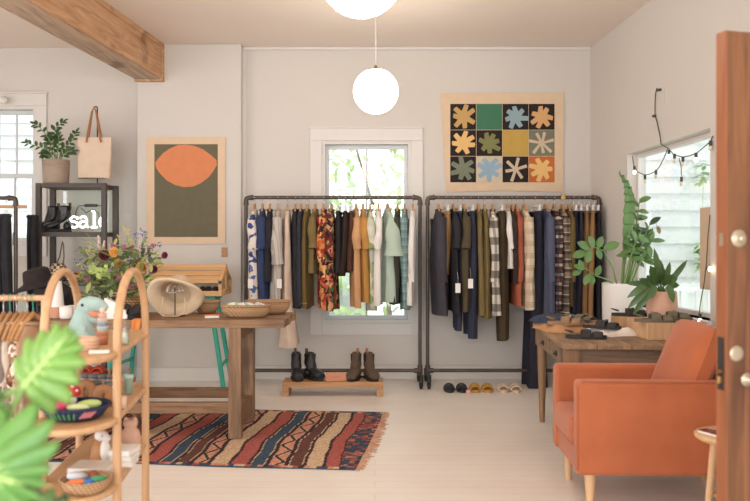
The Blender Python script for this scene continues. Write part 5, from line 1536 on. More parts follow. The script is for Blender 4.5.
def inbowl(x, y, z): return (bc[0] + x, bc[1] + y, bc[2] + z)
felt('felt_carrot', inbowl(-.058, .0, .058), (0.045, 0.02, 0.018), C(238, 110, 56), 'orange felt carrot in the navy bowl', (0, R(15), 0))
felt('felt_radish', inbowl(-.045, -.055, .056), (0.034, 0.024, 0.02), C(226, 56, 112), 'bright pink felt radish in the navy bowl')
felt('felt_pea_pod', inbowl(.05, -.005, .052), (0.052, 0.022, 0.02), C(186, 204, 116), 'lime green felt pea pod in the navy bowl', (0, R(-8), 0))
felt('felt_leaf', inbowl(-.085, .035, .064), (0.04, 0.025, 0.018), C(170, 196, 140), 'pale green felt leaf in the navy bowl by its rim')
felt('felt_bean', inbowl(.03, -.06, .052), (0.045, 0.018, 0.015), C(206, 214, 150), 'pale felt bean lying lowest in the navy bowl')
t = thing('felt_mushroom', 'red felt toadstool with white dots in the navy bowl', 'felt toy', inbowl(-.03, .03, .045), 0, 'felt toys in the navy bowl')
MB().lathe([(0, -0.01), (0.018, -0.006), (0.022, 0.02), (0.016, 0.045), (0, 0.05)], 16).build('stalk', M_white, t)
MB().lathe([(0, 0.035), (0.032, 0.036), (0.037, 0.044), (0.032, 0.066), (0.018, 0.08), (0, 0.084)], 20).build('mushroom_cap', mat('felt_red', C(214, 44, 44), rough=1), t)
m = MB()
for (a, e) in [(-100, 20), (-60, 50), (-140, 50), (-75, 5), (-125, 8), (-30, 20)]:
    m.ell((0.033 * math.cos(R(a)) * math.cos(R(e)), 0.033 * math.sin(R(a)) * math.cos(R(e)), 0.047 + 0.036 * math.sin(R(e))), (0.007, 0.007, 0.006), 8, 6)
m.build('dots', M_white, t)
# wooden arches (stackers)
M_walnut = wood('toy_walnut', C(170, 112, 64), C(192, 134, 84), 'z', 5)
for i, (px, Y) in enumerate([(86.5, 3.46), (104, 3.34)]):
    pts = [(-0.026, 0, 0)] + [(0.026 * math.cos(a) , 0, 0.044 + 0.03 * math.sin(a)) for a in [PI - PI * k / 10 for k in range(11)]] + [(0.026, 0, 0)]
    o = MB().tube(pts, 0.012, 8, sx=1.7, up=(0, 1, 0)).build('wooden_arch_toy', M_walnut, None, (X_(px, Y), Y, SZ[1] + 0.001))
    tag(o, ['brown wooden arch block behind the navy bowl rim', 'brown wooden arch block beside the near shelf post'][i], 'toy', 'wooden arch blocks')
# jars with grey lids
M_lid = mat('grey_lid', C(120, 124, 128), rough=.5)
M_jar = mat('cream_jar', C(220, 200, 182), rough=.4, var=.04)
jl = ['jar furthest from the posts in the back row', 'jar second in the back row on the middle shelf', 'jar third in the back row on the middle shelf', 'jar at the near post end of the back row', 'front row jar behind the first wooden arch block', 'front row jar between the wooden arch blocks', 'front row jar touching the near shelf post']
for i, (px, Y) in enumerate([(86, 3.74), (94, 3.73), (103, 3.72), (112, 3.71), (83, 3.57), (96, 3.56), (110, 3.53)]):
    t = thing('lidded_jar', 'cream lidded ' + jl[i], 'jar', (X_(px, Y), Y, SZ[1] + 0.001), 0, 'grey lidded jars on the middle shelf')
    MB().lathe([(0, 0), (0.022, 0), (0.024, 0.004), (0.024, 0.050), (0.020, 0.054), (0, 0.054)], 20).build('jar_body', M_jar, t)
    MB().lathe([(0, 0.0545), (0.025, 0.0545), (0.025, 0.070), (0, 0.072)], 20).build('lid', M_lid, t)
t = thing('mint_tumbler', 'mint green ribbed tumbler between the arch posts', 'cup', (X_(128.5, 3.62), 3.62, SZ[1] + 0.001))
MB().lathe([(0, 0), (0.017, 0), (0.021, 0.07), (0.0225, 0.07), (0.0225, 0.088), (0.018, 0.088), (0.016, 0.03), (0, 0.02)], 24).build('body', mat('mint_glaze', C(176, 206, 190), rough=.5, var=.04), t)
t = thing('blush_cup', 'blush pink small cup on the middle shelf beside the post', 'cup', (X_(122.5, 3.30), 3.30, SZ[1] + 0.001))
MB().lathe([(0, 0), (0.014, 0), (0.018, 0.05), (0.015, 0.05), (0.012, 0.015), (0, 0.012)], 20).build('body', mat('blush_glaze', C(226, 186, 162), rough=.5), t)
# terracotta pots with wooden scoops standing on the crate side (floor shelf behind)
zc = 0.0
t = thing('low_stool', 'low dark wooden step under the table end by teal leg', 'step stool', (X_(119, 5.5), 5.5, 0.009))
MB().bb((-0.14, -0.06, 0.265), (0.14, 0.06, 0.29)).build('top', M_table, t, bevel=0.003)
for s in (-1, 1): MB().bb((s * 0.12 - 0.012, -0.055, 0), (s * 0.12 + 0.012, 0.055, 0.265)).build('leg', M_table, t)
for i, px in enumerate((109, 128.5)):
    t = thing('terracotta_pot', ['small terracotta pot with dibber, seen before the near post', 'small terracotta pot with dibber, between the arch posts'][i], 'pot', (X_(px, 5.5), 5.5, 0.301), 0, 'terracotta pots under the table')
    MB().lathe([(0, 0), (0.032, 0), (0.042, 0.07), (0.046, 0.07), (0.046, 0.088), (0.04, 0.088), (0.038, 0.04), (0, 0.035)], 22).build('pot_body', M_terra, t)
    MB().cyl((0.0, 0, 0.036), (0.006, 0, 0.15), 0.008).build('dibber', M_tan, t)

# --- bottom shelf
t = thing('wooden_rabbit', 'wooden rabbit figure with white face and brown back', 'toy', (X_(100, 3.42), 3.42, SZ[2] + 0.001), R(-15))
kk = 3.28 / FPX
MB().lathe([(0, 0), (0.034, 0), (0.040, 0.02), (0.036, 0.07), (0.024, 0.10), (0, 0.105)], 24, sx=1.1, sy=.8).build('body', M_walnut, t)
m = MB(); m.ell((0.012, -0.008, 0.122), (0.030, 0.026, 0.024), 18, 12).tube([(0.03, -.01, .118), (0.052, -.012, .108)], [0.02, 0.010], 12, up=(0, 0, 1)).ell((0.034, -0.012, 0.06), (0.022, 0.022, 0.05), 14, 10).ell((-0.005, -0.02, 0.145), (0.008, 0.006, 0.016), 10, 8, (0, R(-40), 0)).ell((-0.005, 0.012, 0.145), (0.008, 0.006, 0.016), 10, 8, (0, R(-40), 0))
m.build('face_and_chest', M_white, t)
MB().ell((0.032, -0.032, 0.126), (0.003, 0.003, 0.003), 8, 6).build('eye', M_blackleather, t)
bookcol = [C(232, 226, 216), C(222, 214, 200), C(236, 230, 222), C(214, 204, 190)]
for i in range(3):
    o = thing('picture_book', ['white picture book lowest in the stack by the near post', 'cream picture book in the middle of the stack by the near post', 'white picture book topping the stack by the near post'][i], 'book', (X_(125, 3.42), 3.42, SZ[2] + 0.001 + i * 0.0235), R(4 - 5 * i), 'picture books by the near post')
    MB().bb((-0.045, -0.06, 0.0015), (0.043, 0.06, 0.0195)).build('pages', M_paper, o)
    MB().bb((-0.048, -0.063, 0), (0.046, 0.063, 0.0015)).bb((-0.048, -0.063, 0.0195), (0.046, 0.063, 0.022)).bb((-0.048, -0.063, 0.0015), (-0.045, 0.063, 0.0195)).build('cover', mat('book_cover', bookcol[i], rough=.5, var=.05), o)
for i in range(2):
    o = thing('picture_book', ['white picture book under the rabbit side of the wicker bowl', 'white picture book with pale cover lying before the wooden rabbit'][i], 'book', (X_(92, 3.22), 3.22, SZ[2] + 0.001 + i * 0.0265), R(-8 + 5 * i), 'picture books by the rabbit')
    MB().bb((-0.072, -0.06, 0.0015), (0.07, 0.06, 0.022)).build('pages', M_paper, o)
    MB().bb((-0.075, -0.063, 0), (0.073, 0.063, 0.0015)).bb((-0.075, -0.063, 0.022), (0.073, 0.063, 0.025)).bb((-0.075, -0.063, 0.0015), (-0.072, 0.063, 0.022)).build('cover', mat('book_cover_b', bookcol[i + 2], rough=.5, var=.05), o)
t = thing('clay_jar', 'blush clay animal pot with rounded ears between the posts', 'pot', (X_(130.5, 3.62), 3.62, SZ[2] + 0.001))
MB().lathe([(0, 0), (0.034, 0), (0.044, 0.02), (0.045, 0.07), (0.038, 0.095), (0.03, 0.10), (0.026, 0.11), (0.032, 0.122), (0.032, 0.14), (0.0, 0.145)], 24).ell((-0.02, 0, 0.145), (0.011, 0.008, 0.011), 10, 8).ell((0.02, 0, 0.145), (0.011, 0.008, 0.011), 10, 8).build('body', mat('blush_clay', C(204, 160, 136), rough=.8, var=.05), t)
t = thing('wicker_bowl', 'shallow wicker bowl of small wooden toys on the lowest shelf', 'basket', (X_(86, 3.03), 3.03, SZ[2] + 0.001))
MB().lathe([(0, 0.002), (0.062, 0.002), (0.075, 0.012), (0.098, 0.055), (0.092, 0.055), (0.071, 0.018), (0, 0.01)], 32).build('body', M_wick, t)
for i, (dx, dy, dz, d, col, nm, lab) in enumerate([(-.03, -.05, .045, (.04, .016, .014), C(238, 118, 58), 'toy_carrot', 'orange wooden carrot in the lowest wicker bowl'), (.03, -.045, .047, (.022, .02, .016), C(40, 106, 176), 'toy_whale', 'blue wooden whale in the lowest wicker bowl'), (.06, -.02, .052, (.036, .016, .015), C(64, 150, 96), 'toy_crocodile', 'green wooden crocodile in the lowest wicker bowl'), (-.05, .03, .05, (.045, .03, .02), C(206, 214, 222), 'toy_cloud', 'pale grey wooden cloud in the lowest wicker bowl'), (.02, .045, .05, (.02, .02, .02), C(150, 60, 50), 'toy_berry', 'dark red wooden berry in the lowest wicker bowl')]):
    o = MB().ell((0, 0, 0), d, 14, 10, (0, R(8 * i - 10), R(20 * i))).build(nm, mat(nm, col, rough=.5), None, (X_(86, 3.03) + dx * .85, 3.03 + dy * .85, SZ[2] + 0.001 + dz)); tag(o, lab, 'toy', 'wooden toys in the lowest bowl')

# --- garment rail joined to the first arch
RY = 3.45; RZ = Z_(298, RY)
t = thing('garment_rail', 'pale wooden garment rail of childrenswear at the frame edge', 'clothes rack', (X_(-20, RY), RY, 0))
x1 = X_(46, RY) - t.location.x; x0 = X_(-75, RY) - t.location.x
MB().cyl((x0, 0, RZ), (x1, 0, RZ), 0.0125).build('rail', M_arch, t)
for x in (x0 + .02, x1 - 0.01): MB().cyl((x, 0.0, 0), (x, 0.0, RZ - 0.008), 0.011).build('post', M_arch, t)
kg = [(-4, C(92, 78, 68), 'grey brown'), (3.5, C(176, 160, 146), 'taupe'), (10, C(126, 112, 104), 'slate taupe'), (17, C(196, 178, 160), 'pale oatmeal'), (23, C(150, 112, 84), 'speckled tan'), (27.5, C(206, 186, 166), 'speckled cream'), (33, C(176, 138, 108), 'warm sand')]
for i, (px, col, nm) in enumerate(kg):
    fbm = fabric('kid_' + nm.replace(' ', '_'), col) if 'speck' not in nm else floral('kid_' + nm.replace(' ', '_'), [col, C(104, 70, 52), col, C(226, 212, 196)], 60, i)
    o = garment('top', 0.46, 0.020, 0.11, (0.2, 0.016, 0.018, 0.02), seed=300 + i, amp=.004).build('childs_top', fbm, None, (X_(px, RY), RY, RZ - 0.115), (0, 0, R(6 - 3 * i)))
    tag(o, nm + ' childs top on the pale wooden rail', 'top', 'childrens tops on the wooden rail')
    h = thing('small_hanger', 'small wooden hanger with the ' + nm + ' childs top', 'hanger', (X_(px, RY), RY, RZ), R(6 - 3 * i), 'small hangers on the wooden rail')
    MB().tube([(0, 0.016 * math.sin(a), 0.016 * math.cos(a)) for a in [R(d) for d in range(-110, 200, 25)]] + [(0, 0, -0.04), (0, 0, -0.065)], 0.002, 6).build('hook', M_chrome if i % 2 else M_teal, h)
    MB().tube([(0, -0.115, -0.17), (0, -0.07, -0.115), (0, 0, -0.068), (0, 0.07, -0.115), (0, 0.115, -0.17)], [0.012, 0.013, 0.014, 0.013, 0.012], 8, sx=.6, up=(0, 0, 1)).build('shoulders', M_hang, h)

# ================================================================== RIGHT TABLE
zt = 0.72
cA = Vector((X_(532.5, 5.95), 5.95)); cB = Vector((X_(563, 4.665), 4.665))
dv = (cA - cB); LT = dv.length; ang = math.atan2(dv.x, dv.y)   # angle from +y
rt = thing('drawer_table', 'worn wooden table with drawers beside the shop window', 'table', (cB.x, cB.y, 0), -ang)
WT = 1.0
m = MB()
for k in range(5): m.bb((k * WT / 5 + .001, 0, zt - 0.03), ((k + 1) * WT / 5 - .001, LT, zt))
m.build('tabletop', M_rt, rt, bevel=0.005)
ap = 0.125
legs = [(0.06, 0.07), (0.06, LT - 0.07), (WT - 0.07, 0.07), (WT - 0.07, LT - 0.07)]
for (x, y) in legs:
    MB().box((x, y, zt - 0.03 - ap / 2), (0.085, 0.085, ap)).build('corner_block', M_rtl, rt, bevel=.003)
    MB().tube([(x, y, zt - 0.03 - ap), (x, y, 0.35), (x, y, 0.0)], [0.036, 0.03, 0.019], 16).build('leg', M_rtl, rt)
MB().bb((0.10, 0.05, zt - 0.03 - ap + .015), (WT - 0.11, 0.075, zt - 0.03)).build('apron', M_rtx, rt)
MB().bb((0.10, LT - 0.075, zt - 0.03 - ap + .015), (WT - 0.11, LT - 0.05, zt - 0.03)).build('apron', M_rtx, rt)
MB().bb((WT - 0.07, 0.11, zt - 0.03 - ap + .015), (WT - 0.05, LT - 0.11, zt - 0.03)).build('apron', M_rt, rt)
MB().bb((0.035, 0.1125, zt - 0.03 - ap), (0.06, LT - 0.1125, zt - 0.03)).build('apron', M_rt, rt)
for (a, b) in ((0.16, 0.56), (0.70, 1.10)):
    dr = MB().bb((0.022, a, zt - 0.03 - ap + .014), (0.036, b, zt - 0.042)).build('drawer', M_rtx, rt, bevel=.003)
    MB().bb((0.016, (a + b) / 2 - .03, zt - .115), (0.022, (a + b) / 2 + .03, zt - .085)).tube([(0.016, (a + b) / 2 - .025, zt - .1), (0.002, (a + b) / 2, zt - .105), (0.016, (a + b) / 2 + .025, zt - .1)], .004, 6).build('pull', M_blackm, dr)
# things on the right table --------------------------------------
def onT(px, py): 
    Y = FPX * (EYE - zt) / (py - CY); return Vector((X_(px, Y), Y, zt + 0.001))
def cloth(name, label, mt, px, py, w, d, h, rz, seed, amp=.008, poly=None, cat='garment', group='folded garments on the drawer table'):
    p = onT(px, py); rnd = random.Random(seed); a, b, c = rnd.uniform(0, 6), rnd.uniform(0, 6), rnd.uniform(0, 6)
    m = MB()
    n = 22
    def top(u, v):
        e = min(u, 1 - u, v, 1 - v); f = min(1, e * 7) ** .6
        wob = 1 + .06 * math.sin(v * 7 + a) 
        x = (u - .5) * w * wob; y = (v - .5) * d * (1 + .08 * math.sin(u * 6 + b))
        return (x, y, .002 + (h + amp * math.sin(u * 11 + 3 * v + a) + amp * math.sin(v * 13 - 4 * u + c)) * f)
    def bot(u, v):
        q = top(u, v); return (q[0], q[1], 0.0)
    m.grid(top, n, n); m.grid(lambda u, v: bot(1 - u, v), n, n)
    o = m.build(name, mt, None, (p.x, p.y, p.z), (0, 0, R(rz)))
    tag(o, label, cat, group); return o
M_den = fabric('denim', C(66, 72, 88)); M_rcl = fabric('apricot_cloth', C(194, 142, 98)); M_wcl = fabric('white_linen', C(232, 220, 210), .04)
cloth('folded_jeans', 'folded dark denim jeans at the far table edge', M_den, 556, 322, 0.36, 0.20, 0.045, 4, 1)
cloth('folded_shirt', 'apricot orange folded shirt hanging near the table corner', M_rcl, 566, 330, 0.36, 0.36, 0.030, 12, 2, .010)
cloth('folded_linen', 'crumpled white linen shirt in the middle of the drawer table', M_wcl, 613, 334, 0.26, 0.34, 0.030, 20, 3, .012)
def strap_sandal(px, py, rz, mt, sole, label, z=None, sc=1.0, group='strap sandals on the drawer table', Y=None):
    if Y is None: p = onT(px, py)
    else: p = Vector((X_(px, Y), Y, z))
    if z is not None: p.z = z
    t = thing('strap_sandal', label, 'sandal', p, R(rz), group)
    out = []
    for k in range(30):
        th = 2 * PI * k / 30; yy = 0.125 * math.sin(th); w = 0.044 + 0.006 * math.sin(-th); out.append((w * math.cos(th) * sc, yy * sc))
    MB().prism(out, 0, 0.020 * sc, 'z').build('sole', sole, t, bevel=.004)
    for yc, hh in ((-0.07, .028), (0.0, .040)):
        MB().tube([(0.047 * math.cos(a) * sc, yc * sc, (.012 + hh * math.sin(a)) * sc) for a in [PI * k / 12 for k in range(13)]], 0.0045 * sc, 8, sx=7.0, up=(0, 0, 1)).build('strap', mt, t)
    MB().tube([(0.043 * math.cos(a) * sc, (0.075 + 0.045 * math.sin(a)) * sc, (.035 + 0.012 * math.sin(a)) * sc) for a in [PI * k / 12 for k in range(13)]], 0.0035 * sc, 8, sx=3.0, up=(0, 0, 1)).build('heel_strap', mt, t)
    MB().box((0.045 * sc, -0.02 * sc, 0.05 * sc), (.006, .02, .016)).build('buckle', M_chrome, t)
    return t
M_camo = mat('camel_nubuck', C(150, 116, 82), rough=.8, var=.2, scale=30); M_olv = mat('olive_nubuck', C(112, 104, 84), rough=.8, var=.15); M_corks = mat('cork_sole', C(160, 120, 84), rough=.9, var=.15, scale=60)
M_bnub = mat('black_nubuck', C(52, 48, 48), rough=.8)
zc_ = zt + 0.045
strap_sandal(566, 331, 70, M_camo, M_corks, 'tan strap sandal on the apricot shirt', z=zc_)
strap_sandal(581, 328.5, 40, M_olv, M_corks, 'olive brown strap sandal between tan and black sandals', z=zc_)
strap_sandal(586, 338.5, 78, M_bnub, M_bnub, 'black strap sandal nearest the table front edge', z=zt + .002)
strap_sandal(602, 334, 60, M_bnub, M_bnub, 'black strap sandal touching the white linen shirt', z=zt + .036)
# wooden display blocks
YBk = 4.98
def block(px0, px1, Y, depth, z0, h, label, rz=0):
    xa_, xb_ = X_(px0, Y), X_(px1, Y)
    t = thing('display_block', label, 'display block', ((xa_ + xb_) / 2, Y + depth / 2, z0), R(rz), 'wooden display blocks')
    w_ = (xb_ - xa_) / 2
    MB().bb((-w_, -depth / 2, 0), (w_, depth / 2, h)).build('block_body', M_ply, t, bevel=.003)
    m = MB()
    for k in range(int(w_ * 2 / .02)): m.bb((-w_ + .008 + k * .02, -depth / 2 - .002, .004), (-w_ + .012 + k * .02, -depth / 2, h - .004))
    m.build('front_grooves', M_ply, t)
    return t
block(647, 688, 4.86, 0.40, zt + .001, 0.105, 'slatted wooden display block carrying the olive sandals')
block(622, 648, 5.42, 0.26, zt + .001, 0.085, 'plain wooden display block carrying the small black sandals')
zb1 = zt + .107; zb2 = zt + .087
strap_sandal(655, 0, 85, M_olv, M_olv, 'olive strap sandal at the front of the slatted block', z=zb1, Y=4.92, group='sandals on the blocks')
strap_sandal(672, 0, 80, M_olv, M_olv, 'olive strap sandal behind, on the slatted block', z=zb1, Y=5.06, group='sandals on the blocks')
strap_sandal(630, 0, 75, M_bnub, M_bnub, 'black strap sandal on the plain block by the planter', z=zb2, Y=5.56, sc=1.0, group='sandals on the blocks')

# white planter with tall zz plant (stands on the floor between table and rack)
PY = 6.42
px_ = X_(621.5, PY)
t = thing('white_planter', 'tall white cylinder planter behind the drawer table', 'planter', (px_, PY, 0))
zp = Z_(283, PY); rp_ = 19.0 / FPX * PY
MB().lathe([(0, 0), (rp_ * .90, 0), (rp_ * .93, .02), (rp_, zp - .02), (rp_, zp), (rp_ * .92, zp), (rp_ * .9, zp - .05), (0, zp - .05)], 40).build('pot_body', M_white, t)
MB().lathe([(rp_ * .895, 0), (.06, .008), (0, .01)], 24, c=(0, 0, zp - .05)).build('soil', M_soil, t)
pl2 = thing('potted_plant', 'tall leafy houseplant with arching stems in the white planter', 'plant', (px_, PY, zp - .045))
def r2(px, py, dy=0):
    q = P(px, py, PY + dy); return q - Vector(pl2.location)
# tall serrated blade stem
pts = [r2(622, 285), r2(624, 255), r2(627, 225), r2(629, 200), r2(626, 185), r2(618.5, 172.5)]
s_ = MB().tube(pts, [.011, .011, .010, .009, .007, .003], 8).build('stem', M_stem, pl2)
m = MB()
def ser(u, v):
    f = v * (len(pts) - 1); a = min(int(f), len(pts) - 2); p = pts[a].lerp(pts[a + 1], f - a)
    tooth = .85 + .15 * math.sin(v * 75)
    w = .05 * math.sin(PI * min(1, max(.02, (v - .12) / .88)) ** .9) * tooth if v > .12 else .004
    return (p.x + (u - .5) * 2 * w, p.y - .02 - .02 * abs(u - .5), p.z + .02 * math.sin(v * 70))
m.grid(ser, 4, 60); m.build('serrated_leaf', M_leafm, pl2, solid=.003)
rnd = random.Random(8)
for st in [[r2(626, 285, .05), r2(632, 255, .05), r2(637, 220, .03), r2(640, 198, .02)], [r2(629, 285), r2(637, 258), r2(645, 235), r2(651, 222)], [r2(631, 285, .03), r2(640, 262), r2(646, 248), r2(652, 240)], [r2(624, 285, -.04), r2(629, 262, -.05), r2(634, 246, -.05), r2(641, 232, -.05)], [r2(628, 284, .06), r2(633, 262, .06), r2(634, 244, .06), r2(633, 228, .06)]]:
    fine = []
    for i in range(16):
        f = i / 15 * 3; a = min(int(f), 2); fine.append(Vector(st[a]).lerp(Vector(st[a + 1]), f - a))
    MB().tube(fine, [.009 * (1 - .6 * i / 15) for i in range(16)], 7).build('stem', M_stem, pl2)
    m = MB()
    for k in range(13):
        i = 6 + int(k * 9 / 13); p = fine[min(15, i)]
        a = rnd.uniform(0, 2 * PI)
        m.leaf(p, (math.cos(a), rnd.uniform(-.7, .2), math.sin(a) * .6 + .2), (0, -.7, .7), rnd.uniform(.075, .12), rnd.uniform(.042, .06))
    m.build('leaves', M_leafd if rnd.random() < .5 else M_leafm, pl2)
# arching stem to the left with paired round leaves
st = [r2(617, 285, -.02), r2(613, 268, -.06), r2(604, 251, -.08), r2(594, 247, -.1), r2(584, 252, -.1)]
MB().tube(st, [.008, .007, .006, .005, .003], 7).build('stem', M_stem, pl2)
st2 = [r2(615, 285, -.04), r2(606, 279, -.08), r2(596, 276, -.1), r2(585, 268, -.1), r2(580, 272, -.1)]
MB().tube(st2, [.007, .006, .005, .004, .003], 7).build('stem', M_stem, pl2)
m = MB()
for (x, y, dx, dz, L) in [(604, 249, 1, .45, .13), (598, 248, .3, 1, .10), (594, 247, -.4, .8, .10), (590, 249, -.9, .5, .12), (586, 252, -1, -.3, .12), (590, 250, -.3, -1, .11), (597, 249, .4, -1, .09), (584, 269, -1, .4, .09), (583, 270, -.4, 1, .09), (581, 271, -1, -.4, .08), (590, 274, -.6, -.9, .10), (596, 276, .3, .9, .09), (593, 276, -.2, -1, .08)]:
    b_ = r2(x, y, -.1); m.leaf(b_, (dx, -.25, dz), (0, -.9, .4), L, L * .58, bend=.12)
m.build('leaves', M_leafm, pl2)
# wilted hanging leaf
m = MB().leaf(r2(657, 226), (.4, -.1, -1), (0, -1, 0), .07, .035); m.tube([r2(651, 224), r2(656, 222), r2(657, 226)], .002, 5); m.build('wilted_leaf', mat('leaf_wilted', C(150, 120, 66)), pl2)

# terracotta pot with trailing plant on the table
TY = 5.48
xt = X_(662, TY)
rr = 15.3 / FPX * TY
t = thing('terracotta_planter', 'pale terracotta pot with blush glaze beside the window', 'pot', (xt, TY, zt + .001))
hz = Z_(291, TY) - zt - .001
MB().lathe([(0, 0), (rr * .72, 0), (rr * .9, hz * .25), (rr, hz * .55), (rr * .96, hz * .8), (rr * .9, hz), (rr * .8, hz), (rr * .8, hz - .03), (0, hz - .03)], 36).build('pot_body', M_terrap, t)
MB().lathe([(rr * .79, 0), (.04, .01), (0, .012)], 20, c=(0, 0, hz - .03)).build('soil', M_soil, t)
pl3 = thing('potted_plant', 'bushy broad leaf plant in the terracotta pot', 'plant', (xt, TY, zt + hz - .025))
def r3(px, py, dy=0):
    q = P(px, py, TY + dy); return q - Vector(pl3.location)
m = MB(); sm = MB()
for (x, y, ex, ey, W, dy) in [(660, 288, 656, 252, .05, 0), (664, 286, 670, 264, .04, .05), (666, 287, 686, 262, .04, .02), (658, 287, 652, 268, .075, -.05), (663, 285, 672, 276, .07, -.06), (655, 284, 630, 283, .045, -.05), (657, 286, 641, 279, .045, 0), (666, 286, 678, 285, .05, -.04), (662, 282, 658, 268, .06, -.09), (653, 285, 648, 276, .05, .05), (670, 286, 676, 273, .05, .05), (660, 285, 664, 270, .06, -.02), (656, 285, 645, 281, .06, -.08), (667, 285, 674, 280, .065, -.09), (664, 287, 668, 276, .06, -.1), (659, 286, 654, 277, .06, -.1), (661, 286, 661, 262, .05, .06)]:
    a = r3(x, y, dy * .5); b = r3(ex, ey, dy - .03); d = b - a
    sm.tube([(0, 0, 0), a * .6, a + d * .3], [.004, .004, .002], 5)
    m.leaf(a + d * .1, d, (0, -1, .35), d.length, W, bend=.1, fold=.2)
for (x, y, ex, ey) in [(652, 284, 640, 310), (654, 285, 645, 314), (650, 282, 637, 300), (668, 284, 672, 300), (656, 286, 652, 300)]:
    a = r3(x, y, -.08); b = r3(ex, ey, -.125); d = b - a
    m.leaf(a, Vector((d.x * 1.2, d.y, d.z * .6)), (0, -1, .3), d.length * 1.1, .05, bend=.35, fold=.2)
sm.build('stems', M_stem, pl3); m.build('leaves', mat('leaf_aglo', C(82, 116, 64), rough=.35, var=.25, scale=9), pl3)

# ================================================================== ARMCHAIR
N0, F0 = Vector((X_(577, 3.876), 3.876)), Vector((X_(552.5, 4.51), 4.51))
dd = F0 - N0; WCH = dd.length; ang2 = math.atan2(dd.x, dd.y)
ch = thing('armchair', 'rust orange velvet armchair with tapered wooden legs', 'armchair', (N0.x, N0.y, 0), -ang2)
DC = 0.86; za, zb0 = 0.64, 0.18; AT = 0.095
def softbox(a, b, r=.03):
    return MB().bb(a, b)
for nm, y0_, y1_ in (('arm', 0, AT), ('arm', WCH - AT, WCH)):
    o = softbox((0, y0_, zb0), (DC, y1_, za)).build(nm, M_orange, ch, bevel=.022, seg=4)
    m = MB()
    yy = y0_ + .006 if y0_ == 0 else y1_ - .006
    m.tube([(0.006, yy, zb0 + .03), (0.006, yy, za - .03), (.03, yy, za - .006), (DC - .03, yy, za - .006)], .005, 6)
    m.build('piping', M_orangep, o)
softbox((0.012, AT, zb0), (DC, WCH - AT, .30)).build('seat_base', M_orange, ch, bevel=.012, seg=3)
def pillow(a, b, puff, nu=16):
    m = MB(); cx_, cy_, cz_ = [(a[i] + b[i]) / 2 for i in range(3)]; hx, hy, hz_ = [(b[i] - a[i]) / 2 for i in range(3)]
    def sh(x, y, z):
        f = lambda q: (1 - abs(q) ** 2.6)
        return (cx_ + hx * x, cy_ + hy * y, cz_ + hz_ * z + puff * f(x) * f(y) * (1 if z > 0 else -.3))
    m.grid(lambda u, v: sh(2 * u - 1, 2 * v - 1, 1), nu, nu)
    m.grid(lambda u, v: sh(1 - 2 * u, 2 * v - 1, -1), nu, nu)
    for s in (-1, 1):
        m.grid(lambda u, v: (cx_ + s * (hx + .012 * (1 - (2 * v - 1) ** 2)), cy_ + hy * (2 * u - 1) * s, cz_ + hz_ * (2 * v - 1)), nu, 4)
        m.grid(lambda u, v: (cx_ - hx * (2 * u - 1) * s, cy_ + s * (hy), cz_ + hz_ * (2 * v - 1)), nu, 4)
    return m
MB().bb((-.012, AT + .003, .302), (DC - .26, WCH - AT - .003, .445)).build('seat_cushion', M_orange, ch, bevel=.035, seg=5)
# back: inclined frame and loose cushion
m = MB(); m.bb((-.06, 0, 0), (.06, WCH - 2 * AT - .004, .62)); m.xf(Matrix.Translation((DC - .06, AT + .002, .24)) @ Matrix.Rotation(R(12), 4, 'Y'))
m.build('back_frame', M_orange, ch, bevel=.03, seg=4)
m = MB()
def cush(s):
    def f(u, v):
        x, y = 2 * u - 1, 2 * v - 1
        e = (1 - abs(x) ** 3) * (1 - abs(y) ** 3)
        pin = 1 - .06 * (abs(x * y) ** 2)
        return (x * .268 * pin, s * (.028 + .058 * e ** .6 + .003 * math.sin(5 * x + 3 * y) * e), y * .245 * pin)
    return f
m.grid(cush(1), 20, 20); m.grid(lambda u, v: cush(-1)(1 - u, v), 20, 20)
for s in (-1, 1):
    m.grid(lambda u, v: tuple(Vector(cush(1)(.5 + .5 * s, u)).lerp(Vector(cush(-1)(.5 + .5 * s, u)), v if s > 0 else 1 - v)), 20, 2)
    m.grid(lambda u, v: tuple(Vector(cush(1)(u, .5 + .5 * s)).lerp(Vector(cush(-1)(u, .5 + .5 * s)), 1 - v if s > 0 else v)), 20, 2)
m.xf(Matrix.Translation((DC - .235, WCH / 2, .665)) @ Matrix.Rotation(R(22), 4, 'Y') @ Matrix.Rotation(R(90), 4, 'Z'))
m.build('back_cushion', M_orange, ch)
for (x, y) in ((.075, .055), (.075, WCH - .07), (DC - .075, .055), (DC - .075, WCH - .07)):
    MB().cyl((x, y, zb0 + .005), (x - (.0 if x < .4 else -.03), y, 0.0), .028, .017, 18).build('leg', M_beech, ch)

# ================================================================== STOOL AND MAGAZINE
SY = 3.55; sx_ = X_(696.5, SY) + .165
t = thing('round_stool', 'small round wooden stool between armchair and door', 'stool', (sx_, SY, 0))
zs_ = Z_(434, SY)
MB().lathe([(0, zs_ - .03), (.145, zs_ - .03), (.163, zs_ - .018), (.165, zs_ - .006), (.158, zs_), (0, zs_)], 36).build('seat', M_beech, t)
for k in range(3):
    a = R(195 + 120 * k)
    MB().cyl((.10 * math.cos(a), .10 * math.sin(a), zs_ - .03), (.15 * math.cos(a), .15 * math.sin(a), 0), .017, .013).build('leg', M_beech, t)
m = MB(); m.tube([(.125 * math.cos(R(195 + 120 * k)), .125 * math.sin(R(195 + 120 * k)), .2) for k in range(3)], .008, 8, closed=True); m.build('stretcher', M_beech, t)
t = thing('magazine', 'maroon and white magazine lying on the round stool', 'magazine', (sx_ - .03, SY - .01, zs_ + .001), R(25))
MB().bb((-.09, -.085, 0), (.09, .085, .010)).build('pages', M_paper, t)
MB().bb((-.091, -.086, .010), (.091, .086, .013)).build('cover', floral('magazine_cover', [C(120, 66, 58), C(206, 170, 150), C(150, 90, 76), C(80, 50, 46)], 20, 4), t)

